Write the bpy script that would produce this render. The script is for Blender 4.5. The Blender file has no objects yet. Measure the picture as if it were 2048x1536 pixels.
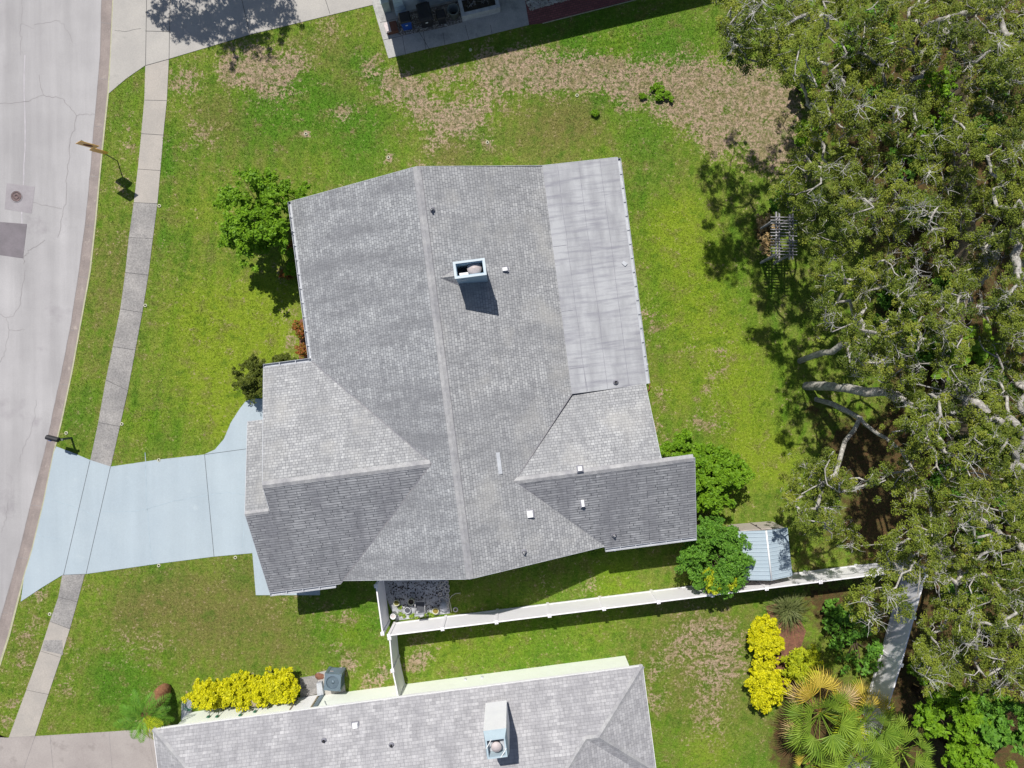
import bpy, math, random
import numpy as np
from mathutils import Vector, Matrix
random.seed(7); RNG = np.random.default_rng(11)
R = math.radians
SC = bpy.context.scene
# ---------------------------------------------------------------- camera, world, sun, exposure
H, F = 36.18, 1447.0                     # flying height in metres, focal length in photo pixels (2048 wide)
cam_d = bpy.data.cameras.new('camera'); cam = bpy.data.objects.new('camera', cam_d)
SC.collection.objects.link(cam); SC.camera = cam
cam.location = (0, 0, H); cam_d.sensor_width = 36; cam_d.lens = F/2048*36
cam_d.clip_start = .5; cam_d.clip_end = 2000
EL = R(56); SX, SY = -.30, .954          # horizontal direction towards the sun
wd = bpy.data.worlds.new('World'); SC.world = wd; wd.use_nodes = True
nt = wd.node_tree; nt.nodes.clear()
sky = nt.nodes.new('ShaderNodeTexSky'); sky.sky_type = 'NISHITA'; sky.sun_disc = False
sky.sun_elevation = EL; sky.sun_rotation = math.atan2(SX, SY)
bg = nt.nodes.new('ShaderNodeBackground'); bg.inputs[1].default_value = .072
wo = nt.nodes.new('ShaderNodeOutputWorld')
nt.links.new(sky.outputs[0], bg.inputs[0]); nt.links.new(bg.outputs[0], wo.inputs[0])
sl = bpy.data.lights.new('sun', 'SUN'); sl.energy = 5.0; sl.angle = R(.5); sl.color = (1, .955, .88)
so = bpy.data.objects.new('sun', sl); SC.collection.objects.link(so)
so.rotation_euler = Vector((SX*math.cos(EL), SY*math.cos(EL), math.sin(EL))).to_track_quat('Z', 'Y').to_euler()
SC.view_settings.view_transform = 'Standard'; SC.view_settings.look = 'None'
SC.view_settings.exposure = 0.0; SC.view_settings.gamma = 1
SC.render.resolution_x = 1024; SC.render.resolution_y = 768

# ---------------------------------------------------------------- helpers
def W(x, y, z=0.):                       # photo pixel at height z -> world metres
    s = (H-z)/F
    return Vector(((x-1024)*s, (768-y)*s, z))
def G(pts, z=0.): return [W(x, y, z) for x, y in pts]
TH = R(7.4)
def L(a, b, z=0., th=TH):                # house-aligned frame -> world
    return Vector((a*math.cos(th)-b*math.sin(th), a*math.sin(th)+b*math.cos(th), z))
def link(o, parent=None):
    SC.collection.objects.link(o)
    if parent: o.parent = parent
    return o
def tag(o, label=None, cat=None, group=None, kind=None):
    if label: o['label'] = label
    if cat: o['category'] = cat
    if group: o['group'] = group
    if kind: o['kind'] = kind
    return o
def empty(name, loc, label=None, cat=None, group=None):
    o = bpy.data.objects.new(name, None); o.location = loc; o.empty_display_size = .2
    link(o); return tag(o, label, cat, group)
def copy_tree(o, parent=None):
    c = o.copy(); link(c, parent)
    for ch in o.children: copy_tree(ch, c)
    return c

class MB:
    """collects faces (with material slots and optional uv) and builds one mesh object"""
    def __init__(s): s.v = []; s.f = []; s.m = []; s.uv = []; s.sm = []
    def face(s, pts, mi=0, uv=None, smooth=False):
        b = len(s.v); s.v += [tuple(p) for p in pts]
        s.f.append(tuple(range(b, b+len(pts)))); s.m.append(mi)
        s.uv += uv if uv else [(p[0], p[1]) for p in pts]; s.sm.append(smooth)
    def roof(s, pts, mi=0):
        p = [Vector(q) for q in pts]
        n = (p[1]-p[0]).cross(p[2]-p[0])
        if n.z < 0: n = -n; p.reverse()
        n.normalize(); h = Vector((0, 0, 1)).cross(n)
        h = h.normalized() if h.length > 1e-4 else Vector((1, 0, 0))
        u = n.cross(h)
        s.face(p, mi, [(q.dot(h), q.dot(u)) for q in p])
    def quadbox(s, P, mi=0):             # 8 corners: bottom 4, top 4
        for q in ((3, 2, 1, 0), (4, 5, 6, 7), (0, 1, 5, 4), (1, 2, 6, 5), (2, 3, 7, 6), (3, 0, 4, 7)):
            s.face([P[i] for i in q], mi)
    def box(s, c, d, rz=0., mi=0, M=None):
        x, y, z = d[0]/2, d[1]/2, d[2]/2
        Q = Matrix.Translation(Vector(c)) @ Matrix.Rotation(rz, 4, 'Z')
        if M is not None: Q = Matrix.Translation(Vector(c)) @ M.to_4x4()
        s.quadbox([Q @ Vector(p) for p in ((-x,-y,-z),(x,-y,-z),(x,y,-z),(-x,y,-z),(-x,-y,z),(x,-y,z),(x,y,z),(-x,y,z))], mi)
    def prism(s, pts, z0, z1, mi=0, ms=None, bottom=False):
        p = [Vector((q[0], q[1])) for q in pts]; n = len(p)
        if sum(p[i].x*p[(i+1) % n].y-p[(i+1) % n].x*p[i].y for i in range(n)) < 0: p.reverse()
        s.face([(q.x, q.y, z1) for q in p], mi)
        if bottom: s.face([(q.x, q.y, z0) for q in reversed(p)], mi)
        for i in range(n):
            a, b = p[i], p[(i+1) % n]
            s.face([(a.x, a.y, z0), (b.x, b.y, z0), (b.x, b.y, z1), (a.x, a.y, z1)], mi if ms is None else ms)
    def tube(s, path, rad, n=8, mi=0, caps=True, smooth=True):
        path = [Vector(p) for p in path]
        if not hasattr(rad, '__len__'): rad = [rad]*len(path)
        rings = []; b = len(s.v); up = Vector((.13, .21, 1)).normalized()
        for i, p in enumerate(path):
            t = (path[min(i+1, len(path)-1)]-path[max(i-1, 0)])
            t = t.normalized() if t.length > 1e-6 else Vector((0, 0, 1))
            x = t.cross(up)
            x = x.normalized() if x.length > 1e-3 else t.cross(Vector((1, 0, 0))).normalized()
            y = t.cross(x)
            for k in range(n):
                a = 2*math.pi*k/n; q = p+(x*math.cos(a)+y*math.sin(a))*rad[i]; s.v.append(tuple(q))
        for i in range(len(path)-1):
            for k in range(n):
                a, c = b+i*n+k, b+i*n+(k+1) % n
                s.f.append((c, a, a+n, c+n)); s.m.append(mi); s.uv += [(0, 0)]*4; s.sm.append(smooth)
        if caps:
            for st, rv in ((0, False), (len(path)-1, True)):
                r = [b+st*n+k for k in range(n)]
                if rv: r.reverse()
                s.f.append(tuple(r)); s.m.append(mi); s.uv += [(0, 0)]*n; s.sm.append(False)
    def lathe(s, c, prof, n=20, mi=0):    # prof: (radius, z) upwards, open ends unless radius 0
        c = Vector(c); b = len(s.v)
        for r, z in prof:
            for k in range(n):
                a = 2*math.pi*k/n; s.v.append((c.x+r*math.cos(a), c.y+r*math.sin(a), c.z+z))
        for i in range(len(prof)-1):
            for k in range(n):
                a, d = b+i*n+k, b+i*n+(k+1) % n
                s.f.append((a, d, d+n, a+n)); s.m.append(mi); s.uv += [(0, 0)]*4; s.sm.append(True)
    def strip(s, pts, w, mi=0, z=None):   # flat ribbon on the ground along world points
        p = [Vector(q) for q in pts]; l = []; r = []
        for i in range(len(p)):
            t = p[min(i+1, len(p)-1)]-p[max(i-1, 0)]; t.z = 0; t.normalize()
            nn = Vector((-t.y, t.x, 0)); ww = w if not hasattr(w, '__len__') else w[i]
            l.append(p[i]+nn*ww/2); r.append(p[i]-nn*ww/2)
        for i in range(len(p)-1):
            s.face([r[i], r[i+1], l[i+1], l[i]], mi)
    def build(s, name, mats, parent=None):
        me = bpy.data.meshes.new(name)
        w = Vector((0, 0, 0)); q = parent
        while q: w = w+Vector(q.location); q = q.parent
        v = [(a-w[0], b-w[1], c-w[2]) for a, b, c in s.v]
        me.from_pydata(v, [], s.f)
        if not isinstance(mats, (list, tuple)): mats = [mats]
        for m in mats: me.materials.append(m)
        me.polygons.foreach_set('material_index', s.m); me.polygons.foreach_set('use_smooth', s.sm)
        uv = me.uv_layers.new(name='UVMap'); uv.data.foreach_set('uv', np.array(s.uv, dtype=np.float32).ravel())
        me.update()
        o = bpy.data.objects.new(name, me)
        link(o, parent)
        return o

def bsplit(mb, name, mats, parent=None):
    """one object per connected piece"""
    key = {}; par = []
    def find(i):
        while par[i] != i: par[i] = par[par[i]]; i = par[i]
        return i
    vi = []
    for p in mb.v:
        k = tuple(round(c, 4) for c in p)
        if k not in key: key[k] = len(par); par.append(key[k])
        vi.append(key[k])
    for f in mb.f:
        for i in f[1:]: par[find(vi[i])] = find(vi[f[0]])
    groups = {}; off = 0
    for q, f in enumerate(mb.f):
        groups.setdefault(find(vi[f[0]]), []).append((q, off)); off += len(f)
    out = []
    for g in groups.values():
        m = MB()
        for q, o_ in g: m.face([mb.v[i] for i in mb.f[q]], mb.m[q], mb.uv[o_:o_+len(mb.f[q])], mb.sm[q])
        out.append(m.build(name, mats, parent))
    return out
def tri_mesh(name, V, per, mat, parent=None, tint=None, col=None):
    """V: (n*per,3) array, every `per` verts one face"""
    n = len(V)//per; me = bpy.data.meshes.new(name)
    if parent is not None: V = V-np.array(parent.location)
    me.vertices.add(n*per); me.vertices.foreach_set('co', V.astype(np.float32).ravel())
    me.loops.add(n*per); me.loops.foreach_set('vertex_index', np.arange(n*per, dtype=np.int32))
    me.polygons.add(n); me.polygons.foreach_set('loop_start', np.arange(0, n*per, per, dtype=np.int32))
    me.polygons.foreach_set('loop_total', np.full(n, per, dtype=np.int32))
    me.update(calc_edges=True)
    if tint is not None:
        a = me.attributes.new('tint', 'FLOAT', 'POINT'); a.data.foreach_set('value', np.repeat(tint, per).astype(np.float32))
    if col is not None:
        a = me.color_attributes.new('lawn', 'FLOAT_COLOR', 'POINT'); a.data.foreach_set('color', col.astype(np.float32).ravel())
    me.materials.append(mat)
    return link(bpy.data.objects.new(name, me), parent)

# ---------------------------------------------------------------- materials
class NT:
    def __init__(s, name, rough=.8, spec=.3, metal=0.):
        s.m = bpy.data.materials.new(name); s.m.use_nodes = True; s.t = s.m.node_tree
        s.b = s.t.nodes['Principled BSDF']; s.b.inputs['Roughness'].default_value = rough
        s.b.inputs['Specular IOR Level'].default_value = spec; s.b.inputs['Metallic'].default_value = metal
        s.geo = s.t.nodes.new('ShaderNodeNewGeometry')
    def n(s, typ, **k):
        x = s.t.nodes.new(typ)
        for a, b in k.items(): setattr(x, a, b)
        return x
    def l(s, a, b): s.t.links.new(a, b)
    def noise(s, scale, detail=3, vec=None, rough=.55, stretch=None):
        x = s.n('ShaderNodeTexNoise'); x.inputs['Scale'].default_value = scale; x.inputs['Detail'].default_value = detail
        x.inputs['Roughness'].default_value = rough
        v = vec or s.geo.outputs['Position']
        if stretch:
            m = s.n('ShaderNodeMapping'); m.inputs['Scale'].default_value = stretch[0]; m.inputs['Rotation'].default_value = (0, 0, stretch[1])
            s.l(v, m.inputs[0]); v = m.outputs[0]
        s.l(v, x.inputs['Vector']); return x.outputs['Fac']
    def ramp(s, fac, lo, hi, a=0., b=1.):
        x = s.n('ShaderNodeMapRange'); s.l(fac, x.inputs[0])
        for i, q in enumerate((lo, hi, a, b)): x.inputs[i+1].default_value = q
        return x.outputs[0]
    def mix(s, fac, a, b, mode='MIX'):
        x = s.n('ShaderNodeMix', data_type='RGBA', blend_type=mode)
        for q, i in ((fac, 0), (a, 6), (b, 7)):
            if hasattr(q, 'node'): s.l(q, x.inputs[i])
            elif isinstance(q, (int, float)): x.inputs[i].default_value = q
            else: x.inputs[i].default_value = (*q, 1)
        return x.outputs[2]
    def math(s, op, a, b=None):
        x = s.n('ShaderNodeMath', operation=op)
        for i, q in enumerate((a, b)):
            if q is None: continue
            if hasattr(q, 'node'): s.l(q, x.inputs[i])
            else: x.inputs[i].default_value = q
        return x.outputs[0]
    def gray(s, v):
        x = s.n('ShaderNodeCombineColor'); [s.l(v, x.inputs[i]) for i in range(3)]; return x.outputs[0]
    def bump(s, hgt, st=.4, dist=.02):
        x = s.n('ShaderNodeBump'); x.inputs['Strength'].default_value = st; x.inputs['Distance'].default_value = dist
        s.l(hgt, x.inputs['Height']); s.l(x.outputs[0], s.b.inputs['Normal'])
    def out(s, c):
        if hasattr(c, 'node'): s.l(c, s.b.inputs['Base Color'])
        else: s.b.inputs['Base Color'].default_value = (*c, 1)
        return s.m
def pmat(name, c1, c2=None, scale=1.5, fine=14, famt=.18, rough=.8, spec=.3, metal=0., bump=.3, blotch=None, streak=None):
    t = NT(name, rough, spec, metal)
    c2 = c2 or tuple(q*.82 for q in c1)
    c = t.mix(t.ramp(t.noise(scale, 4), .35, .65), c1, c2)
    if blotch:
        c = t.mix(t.ramp(t.noise(blotch[0], 5, rough=.65), blotch[1], blotch[1]+.13), c, blotch[2])
    if streak: c = t.mix(1., c, t.gray(t.ramp(t.noise(streak[0], 5, rough=.6, stretch=((1, .07, 1), R(streak[1]))), .35, .68, 1+streak[2], 1-streak[2])), 'MULTIPLY')
    f = t.noise(fine, 4, rough=.7)
    c = t.mix(1., c, t.gray(t.ramp(f, .25, .75, 1-famt, 1+famt)), 'MULTIPLY')
    if bump: t.bump(f, bump, .01)
    return t.out(c)
def leafmat(name, c1, c2, c3=None, trans=.25, rough=.55):
    t = NT(name, rough, .25)
    at = t.n('ShaderNodeAttribute', attribute_name='tint')
    c = t.mix(at.outputs['Fac'], c1, c2)
    if c3: c = t.mix(t.ramp(t.noise(.9, 2), .56, .7), c, c3)
    t.out(c)
    tr = t.n('ShaderNodeBsdfTranslucent'); t.l(c, tr.inputs[0])
    ms = t.n('ShaderNodeMixShader'); ms.inputs[0].default_value = trans
    t.l(t.b.outputs[0], ms.inputs[1]); t.l(tr.outputs[0], ms.inputs[2])
    t.l(ms.outputs[0], t.t.nodes['Material Output'].inputs[0])
    return t.m
def shingle(name, ca, cb, joint_shade, streak, stain=.5, bw=.19, rh=.127, msz=.012, warm=None, b2w=None):
    t = NT(name, .9, .2)
    uv = t.n('ShaderNodeUVMap', uv_map='UVMap')
    # wobble so courses are not ruler straight
    br = t.n('ShaderNodeTexBrick'); br.offset = .5; br.offset_frequency = 2; br.squash = .8; br.squash_frequency = 3
    for k, q in (('Scale', 1.), ('Mortar Size', msz), ('Mortar Smooth', .4), ('Bias', 0.), ('Brick Width', bw), ('Row Height', rh)):
        br.inputs[k].default_value = q
    nz = t.n('ShaderNodeTexNoise'); nz.inputs['Scale'].default_value = 1.1; t.l(uv.outputs[0], nz.inputs['Vector'])
    sub = t.n('ShaderNodeVectorMath', operation='SUBTRACT'); t.l(nz.outputs['Color'], sub.inputs[0]); sub.inputs[1].default_value = (.5, .5, .5)
    mul = t.n('ShaderNodeVectorMath', operation='MULTIPLY'); t.l(sub.outputs[0], mul.inputs[0]); mul.inputs[1].default_value = (.15, .05, 0)
    add = t.n('ShaderNodeVectorMath', operation='ADD'); t.l(uv.outputs[0], add.inputs[0]); t.l(mul.outputs[0], add.inputs[1])
    t.l(add.outputs[0], br.inputs['Vector'])
    br.inputs['Color1'].default_value = (*ca, 1); br.inputs['Color2'].default_value = (*cb, 1); br.inputs['Mortar'].default_value = (*joint_shade, 1)
    c = br.outputs['Color']
    # second brick layer at another size gives laminated, uneven tabs
    b2 = t.n('ShaderNodeTexBrick'); b2.offset = .37
    for k, q in (('Scale', 1.), ('Mortar Size', 0.), ('Brick Width', b2w or bw*1.72), ('Row Height', rh)): b2.inputs[k].default_value = q
    t.l(add.outputs[0], b2.inputs['Vector'])
    b2.inputs['Color1'].default_value = (1.12, 1.12, 1.12, 1); b2.inputs['Color2'].default_value = (.84, .84, .85, 1)
    c = t.mix(1., c, b2.outputs['Color'], 'MULTIPLY')
    # algae stains running across and down the slope
    s1 = t.noise(.8, 6, uv.outputs[0], .66, ((.95, .22, 1), .08))
    c = t.mix(t.ramp(s1, .43, .62, 0, stain), c, streak)
    s2 = t.noise(2.2, 4, uv.outputs[0], .6, ((3.2, .35, 1), 0.))
    c = t.mix(1., c, t.gray(t.ramp(s2, .3, .7, 1.1, .88)), 'MULTIPLY')
    if warm: c = t.mix(t.ramp(t.noise(.5, 3, uv.outputs[0]), .52, .7, 0, .6), c, warm)
    g = t.noise(45, 3, rough=.8)
    c = t.mix(1., c, t.gray(t.ramp(g, .25, .75, .84, 1.16)), 'MULTIPLY')
    t.bump(t.math('ADD', t.math('MULTIPLY', br.outputs['Fac'], -1.), t.math('MULTIPLY', g, .35)), .6, .012)
    return t.out(c)

M = {}
def concrete(name, c1, c2, dark, **k): return pmat(name, c1, c2, blotch=(.8, .6, dark), **k)
M['road'] = pmat('road_concrete', (.395, .385, .395), (.34, .33, .34), .35, 26, .14, bump=.2, blotch=(.45, .6, (.30, .285, .30)), streak=(1.3, 8, .1))
M['gutter'] = pmat('gutter_concrete', (.30, .255, .24), (.24, .205, .195), 1.2, 26, .25, blotch=(3., .6, (.38, .33, .30)))
M['gutter_edge'] = pmat('gutter_edge', (.45, .43, .31), (.36, .37, .23), 3, 22, .25)
M['crack'] = pmat('crack_dark', (.22, .205, .21), (.29, .275, .28), 4, 20)
M['joint'] = pmat('joint_dark', (.07, .07, .075), None, 4, 20)
M['patch'] = pmat('asphalt_patch', (.20, .18, .20), (.165, .15, .165), 2, 40, .15)
M['patch2'] = pmat('patch_concrete', (.33, .31, .33), (.29, .27, .29), 2, 40, .2)
M['iron'] = pmat('cast_iron', (.19, .13, .13), (.13, .10, .10), 8, 40, .3, rough=.6)
M['walk_old'] = pmat('old_sidewalk_concrete', (.335, .32, .31), (.235, .227, .225), .9, 14, .4, bump=.5, blotch=(2.4, .55, (.24, .23, .23)))
M['walk_new'] = pmat('pale_sidewalk_concrete', (.42, .385, .35), (.36, .335, .31), .8, 22, .16, blotch=(1.6, .6, (.36, .34, .32)))
M['apron'] = pmat('pale_driveway_concrete', (.43, .41, .385), (.37, .355, .34), .6, 22, .12, blotch=(1., .6, (.31, .30, .285)))
M['blue_drive'] = pmat('painted_blue_concrete', (.395, .462, .512), (.365, .432, .487), .4, 18, .07, bump=.1, streak=(1.1, 75, .045), blotch=(.9, .62, (.42, .485, .53)))
M['pale_vein'] = pmat('filled_crack', (.40, .49, .555), None, 3, 20, .1)
M['drive2'] = pmat('neighbour_driveway_concrete', (.385, .35, .335), (.32, .285, .275), .5, 22, .12, blotch=(.9, .56, (.275, .245, .235)))
M['walk_shade'] = pmat('slab_walk_concrete', (.45, .44, .43), (.36, .36, .36), 1.2, 18, .22, blotch=(1.3, .55, (.27, .27, .27)))
M['shingle'] = shingle('weathered_grey_shingle', (.39, .402, .418), (.285, .295, .315), (.165, .17, .185), (.185, .19, .208), .75)
M['shingle_warm'] = shingle('weathered_grey_shingle_east', (.43, .436, .445), (.33, .335, .35), (.19, .195, .21), (.225, .23, .245), .55, warm=(.41, .405, .395))
M['shingle_south'] = shingle('weathered_grey_shingle_south', (.39, .395, .415), (.285, .292, .312), (.085, .09, .105), (.19, .192, .215), .6, bw=.9, msz=.016, b2w=.2)  # near-black course lines stand for butt-edge shade on the south slopes
M['shingle2'] = shingle('lilac_grey_shingle', (.435, .432, .447), (.36, .357, .375), (.27, .27, .29), (.27, .268, .29), .6, bw=.23, rh=.14, msz=.008)
M['cap'] = pmat('ridge_cap_shingle', (.385, .385, .395), (.29, .29, .31), 1.8, 7, .22)
M['flat'] = NT('x').m; bpy.data.materials.remove(M['flat'])
def flatroof():
    t = NT('rolled_membrane_roof', .75, .3)
    uv = t.n('ShaderNodeUVMap', uv_map='UVMap')
    c = t.mix(t.ramp(t.noise(.8, 5, uv.outputs[0], .6, ((.5, 1.6, 1), .0)), .42, .66), (.42, .43, .455), (.30, .305, .33))
    c = t.mix(t.ramp(t.noise(1.5, 5, uv.outputs[0], .65, ((3.6, .3, 1), .04)),   .47, .68, 0, .8), c, (.225, .225, .265))
    f = t.noise(30, 3); c = t.mix(1., c, t.gray(t.ramp(f, .3, .7, .95, 1.05)), 'MULTIPLY')
    t.bump(f, .15, .01); return t.out(c)
M['flat'] = flatroof()
M['seam'] = pmat('membrane_seam', (.19, .19, .23), (.26, .26, .30), 3, 20)
M['white'] = pmat('white_paint', (.86, .86, .87), (.82, .82, .84), 2, 18, .04, rough=.5, bump=.05)
M['vinyl'] = pmat('white_vinyl', (.88, .87, .90), (.85, .84, .88), 1.4, 12, .03, rough=.45, bump=.04)
M['gutter_w'] = pmat('painted_gutter', (.50, .52, .56), (.40, .42, .46), 3, 20, .12, rough=.5, bump=.1)
M['blue_trim'] = pmat('pale_blue_paint', (.32, .45, .56), (.28, .41, .52), 2, 16, .08, rough=.6, bump=.1)
M['blue_light'] = pmat('light_blue_paint', (.44, .54, .61), (.40, .50, .57), 2, 16, .08, rough=.6, bump=.1)
M['mint'] = pmat('mint_white_stucco', (.86, .90, .84), (.83, .87, .80), 1.2, 30, .06, bump=.2)
M['stucco'] = pmat('pale_blue_stucco', (.50, .58, .66), (.46, .54, .62), 1.2, 30, .06, bump=.2)
M['dark'] = pmat('dark_opening', (.045, .05, .07), None, 3, 20, .2)
M['tin'] = pmat('beige_metal', (.52, .47, .44), (.45, .41, .38), 3, 20, .12, rough=.5)
M['shedroof'] = pmat('pale_blue_metal_roof', (.43, .515, .585), (.40, .49, .565), 1.4, 20, .05, rough=.42, metal=.1, bump=.05)
M['shed_rib_shade'] = pmat('metal_rib_painted_shade', (.14, .22, .31), None, 3, 20)  # painted shade for the rib sides turned away from the sun
M['shedwall'] = pmat('pinkish_grey_metal_door', (.52, .46, .44), (.47, .41, .39), 2, 20, .08, rough=.5)
M['bark'] = pmat('pale_grey_bark', (.44, .42, .385), (.25, .235, .21), 4.5, 11, .6, rough=.95, bump=.9, blotch=(5., .55, (.48, .465, .44)))
M['twig'] = pmat('bare_grey_twig', (.50, .49, .475), (.36, .35, .33), 2, 20, .25)
M['stem'] = pmat('brown_stem', (.12, .09, .06), (.08, .06, .045), 3, 20, .3)
M['oak'] = leafmat('oak_leaves', (.036, .070, .010), (.235, .29, .030), (.30, .33, .04), .18)
M['leaf_bright'] = leafmat('bright_green_leaves', (.10, .23, .012), (.235, .42, .02), None, .3)
M['leaf_mid'] = leafmat('mid_green_leaves', (.06, .17, .02), (.17, .36, .035), None, .25)
M['leaf_olive'] = leafmat('clipped_olive_leaves', (.06, .085, .012), (.14, .17, .02), None, .2)
M['leaf_yellow'] = leafmat('golden_yellow_leaves', (.36, .38, .006), (.80, .76, .012), None, .25)
M['leaf_lime'] = leafmat('lime_yellow_leaves', (.26, .34, .01), (.52, .56, .02), None, .25)
M['leaf_red'] = leafmat('reddish_croton_leaves', (.12, .17, .02), (.42, .10, .035), None, .2)
M['frond'] = leafmat('green_frond', (.11, .22, .02), (.33, .46, .05), None, .25)
M['frond_y'] = leafmat('yellowing_frond', (.46, .33, .04), (.66, .52, .08), None, .25)
M['frond_b'] = leafmat('dry_tan_frond', (.44, .28, .11), (.60, .46, .25), None, .2)
M['sword'] = leafmat('sword_leaves', (.09, .12, .035), (.22, .25, .09), None, .2)
M['banana'] = leafmat('banana_leaves', (.12, .28, .015), (.28, .44, .03), None, .35)
M['wood'] = pmat('weathered_grey_wood', (.36, .35, .37), (.24, .235, .25), 3, 18, .3, rough=.9)
M['plank'] = pmat('tan_wood_plank', (.34, .28, .20), (.24, .19, .13), 2.5, 16, .3, rough=.9)
M['brick'] = None
def brickmat(name, a, b, mo, w, h):
    t = NT(name, .85, .2); br = t.n('ShaderNodeTexBrick'); m = t.n('ShaderNodeMapping')
    m.inputs['Rotation'].default_value = (0, 0, -R(13.4)); t.l(t.geo.outputs['Position'], m.inputs[0]); t.l(m.outputs[0], br.inputs['Vector'])
    for k, q in (('Scale', 1.), ('Mortar Size', .012), ('Brick Width', w), ('Row Height', h)): br.inputs[k].default_value = q
    br.inputs['Color1'].default_value = (*a, 1); br.inputs['Color2'].default_value = (*b, 1); br.inputs['Mortar'].default_value = (*mo, 1)
    return t.out(br.outputs['Color'])
M['brick'] = brickmat('red_brick_paver', (.26, .10, .10), (.19, .07, .075), (.11, .06, .06), .22, .11)
M['stone'] = pmat('pebble', (.62, .60, .58), (.35, .33, .31), 7, 30, .3)
M['patio'] = pmat('stained_patio_concrete', (.44, .45, .48), (.30, .31, .34), 2.2, 16, .35, blotch=(9., .52, (.15, .14, .14)))
M['mulch'] = pmat('reddish_mulch', (.24, .11, .07), (.14, .065, .045), 4, 22, .45, bump=.8)
M['black'] = pmat('black_plastic', (.022, .022, .028), (.03, .03, .035), 3, 20, .2, rough=.5, bump=.05)
M['bluebin'] = pmat('blue_plastic', (.015, .08, .42), (.012, .07, .36), 3, 20, .1, rough=.45, bump=.05)
M['greybin'] = pmat('grey_plastic', (.17, .19, .19), (.13, .15, .15), 3, 20, .2, rough=.6)
M['cement'] = pmat('grey_cement', (.50, .52, .56), (.38, .40, .44), 2.5, 18, .2, blotch=(3., .6, (.26, .27, .3)))
M['soil'] = pmat('dark_soil', (.055, .045, .035), (.03, .025, .02), 6, 30, .4, bump=.8)
M['ac'] = pmat('slate_grey_metal', (.17, .23, .28), (.15, .20, .25), 2, 18, .06, rough=.42, metal=.2, bump=.04)
M['ac_dark'] = pmat('dark_grille', (.05, .065, .09), (.035, .045, .06), 10, 30, .3, rough=.5)
M['steel'] = pmat('shiny_metal', (.6, .6, .62), (.45, .45, .47), 6, 30, .2, rough=.35, metal=.5)
M['sign'] = pmat('warning_yellow', (.80, .42, .06), (.74, .38, .05), 4, 20, .06, rough=.4, bump=0)
M['sign_mark'] = pmat('sign_dark_red', (.20, .045, .03), None, 4, 20, .05)
M['signback'] = pmat('dull_sign_metal', (.40, .33, .22), (.34, .28, .2), 4, 20, .1, rough=.5)
M['post'] = pmat('green_grey_post', (.13, .16, .13), (.10, .12, .10), 4, 20, .2)
M['terra'] = pmat('terracotta', (.45, .16, .08), (.36, .12, .06), 3, 20, .15)
M['hose'] = pmat('green_hose', (.03, .16, .10), None, 4, 20, .1, rough=.4)
M['orange_hose'] = pmat('orange_pipe', (.50, .20, .10), (.42, .17, .09), 4, 20, .1, rough=.4)
M['rock'] = pmat('tan_rock', (.42, .35, .24), (.30, .25, .18), 4, 14, .3, bump=.8)
M['trunk_p'] = pmat('brown_palm_boots', (.34, .17, .09), (.20, .09, .05), 5, 18, .45, bump=.9)
M['cream'] = pmat('cream_plastic', (.58, .58, .44), (.5, .5, .36), 4, 20, .1)
M['pinkish'] = pmat('crumpled_pale_paper', (.66, .58, .58), (.5, .44, .44), 12, 30, .3)
M['brownbox'] = pmat('brown_box', (.17, .075, .05), (.13, .055, .04), 4, 20, .2)
M['pinkdome'] = pmat('weathered_metal_cap', (.56, .50, .50), (.47, .42, .42), 3, 20, .1, rough=.5)
M['glass'] = pmat('window_glass', (.05, .07, .09), None, 2, 10, .05, rough=.1, spec=.6, bump=0)

# ---------------------------------------------------------------- hardscape outlines (photo pixels on the ground)
ROAD_E = [(205,-260),(204,-80),(203,0),(200,110),(196,160),(190,230),(182,330),(170,450),(158,540),(140,660),(120,760),(101,850),(85,920),(62,1005),(42,1090),(25,1152),(0,1240),(-30,1330),(-80,1460),(-150,1640),(-240,1850)]
GUT_E = [(229,-260),(228,-80),(227,0),(222,110),(217,185),(209,260),(200,350),(192,440),(181,540),(163,640),(145,740),(124,840),(108,905),(88,1005),(65,1100),(49,1152),(33,1215),(19,1270),(0,1330),(-45,1450),(-115,1640),(-205,1850)]
APRON = [(228,-260),(227,0),(222,110),(218,187),(252,158),(291,131),(338,118),(498,70),(650,33),(762,6),(770,-260)]
SW_L = [(291,131),(289,200),(283,267),(276,338),(268,405),(258,475),(251,545),(241,618),(226,693),(212,760),(197,845),(181,920)]
SW_R = [(338,118),(334,201),(327,270),(321,341),(315,407),(306,477),(297,550),(285,625),(271,700),(256,781),(240,853),(222,933)]
DRIVE = [(113,893),(140,903),(181,920),(222,933),(318,919),(408,909),(430,899),(448,878),(462,845),(480,817),(492,802),(507,797),(640,800),(640,1190),(512,1190),(505,1106),(428,1113),(318,1127),(170,1148),(125,1150),(84,1175),(42,1203),(49,1152),(65,1100),(88,1005),(108,905)]
SL_L = [(125,1150),(117,1194),(100,1243),(81,1302),(53,1380),(18,1475)]
SL_R = [(170,1148),(155,1204),(140,1258),(122,1315),(97,1389),(70,1472)]
DRV2 = [(-120,1468),(18,1475),(70,1472),(220,1463),(330,1455),(420,1600),(420,1850),(-215,1850),(-115,1640),(-50,1455)]
WALK3 = [(745,8),(777,117),(858,97),(940,79),(1058,50),(1040,-60),(745,-60)]
BRICKW = [(1058,50),(1090,46),(1274,-2),(1700,-120),(1690,-200),(1240,-70),(1045,-20)]
PATIO = [(745,1130),(895,1120),(898,1200),(900,1226),(792,1241),(775,1200)]
ACPAD = [(634,1345),(685,1333),(692,1385),(640,1392)]
STEPPAD = [(600,1355),(634,1350),(638,1386),(602,1393)]
MULCH = [(1532,1212),(1562,1204),(1590,1222),(1612,1262),(1600,1300),(1585,1330),(1560,1400),(1540,1410),(1522,1300),(1540,1250)]
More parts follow.
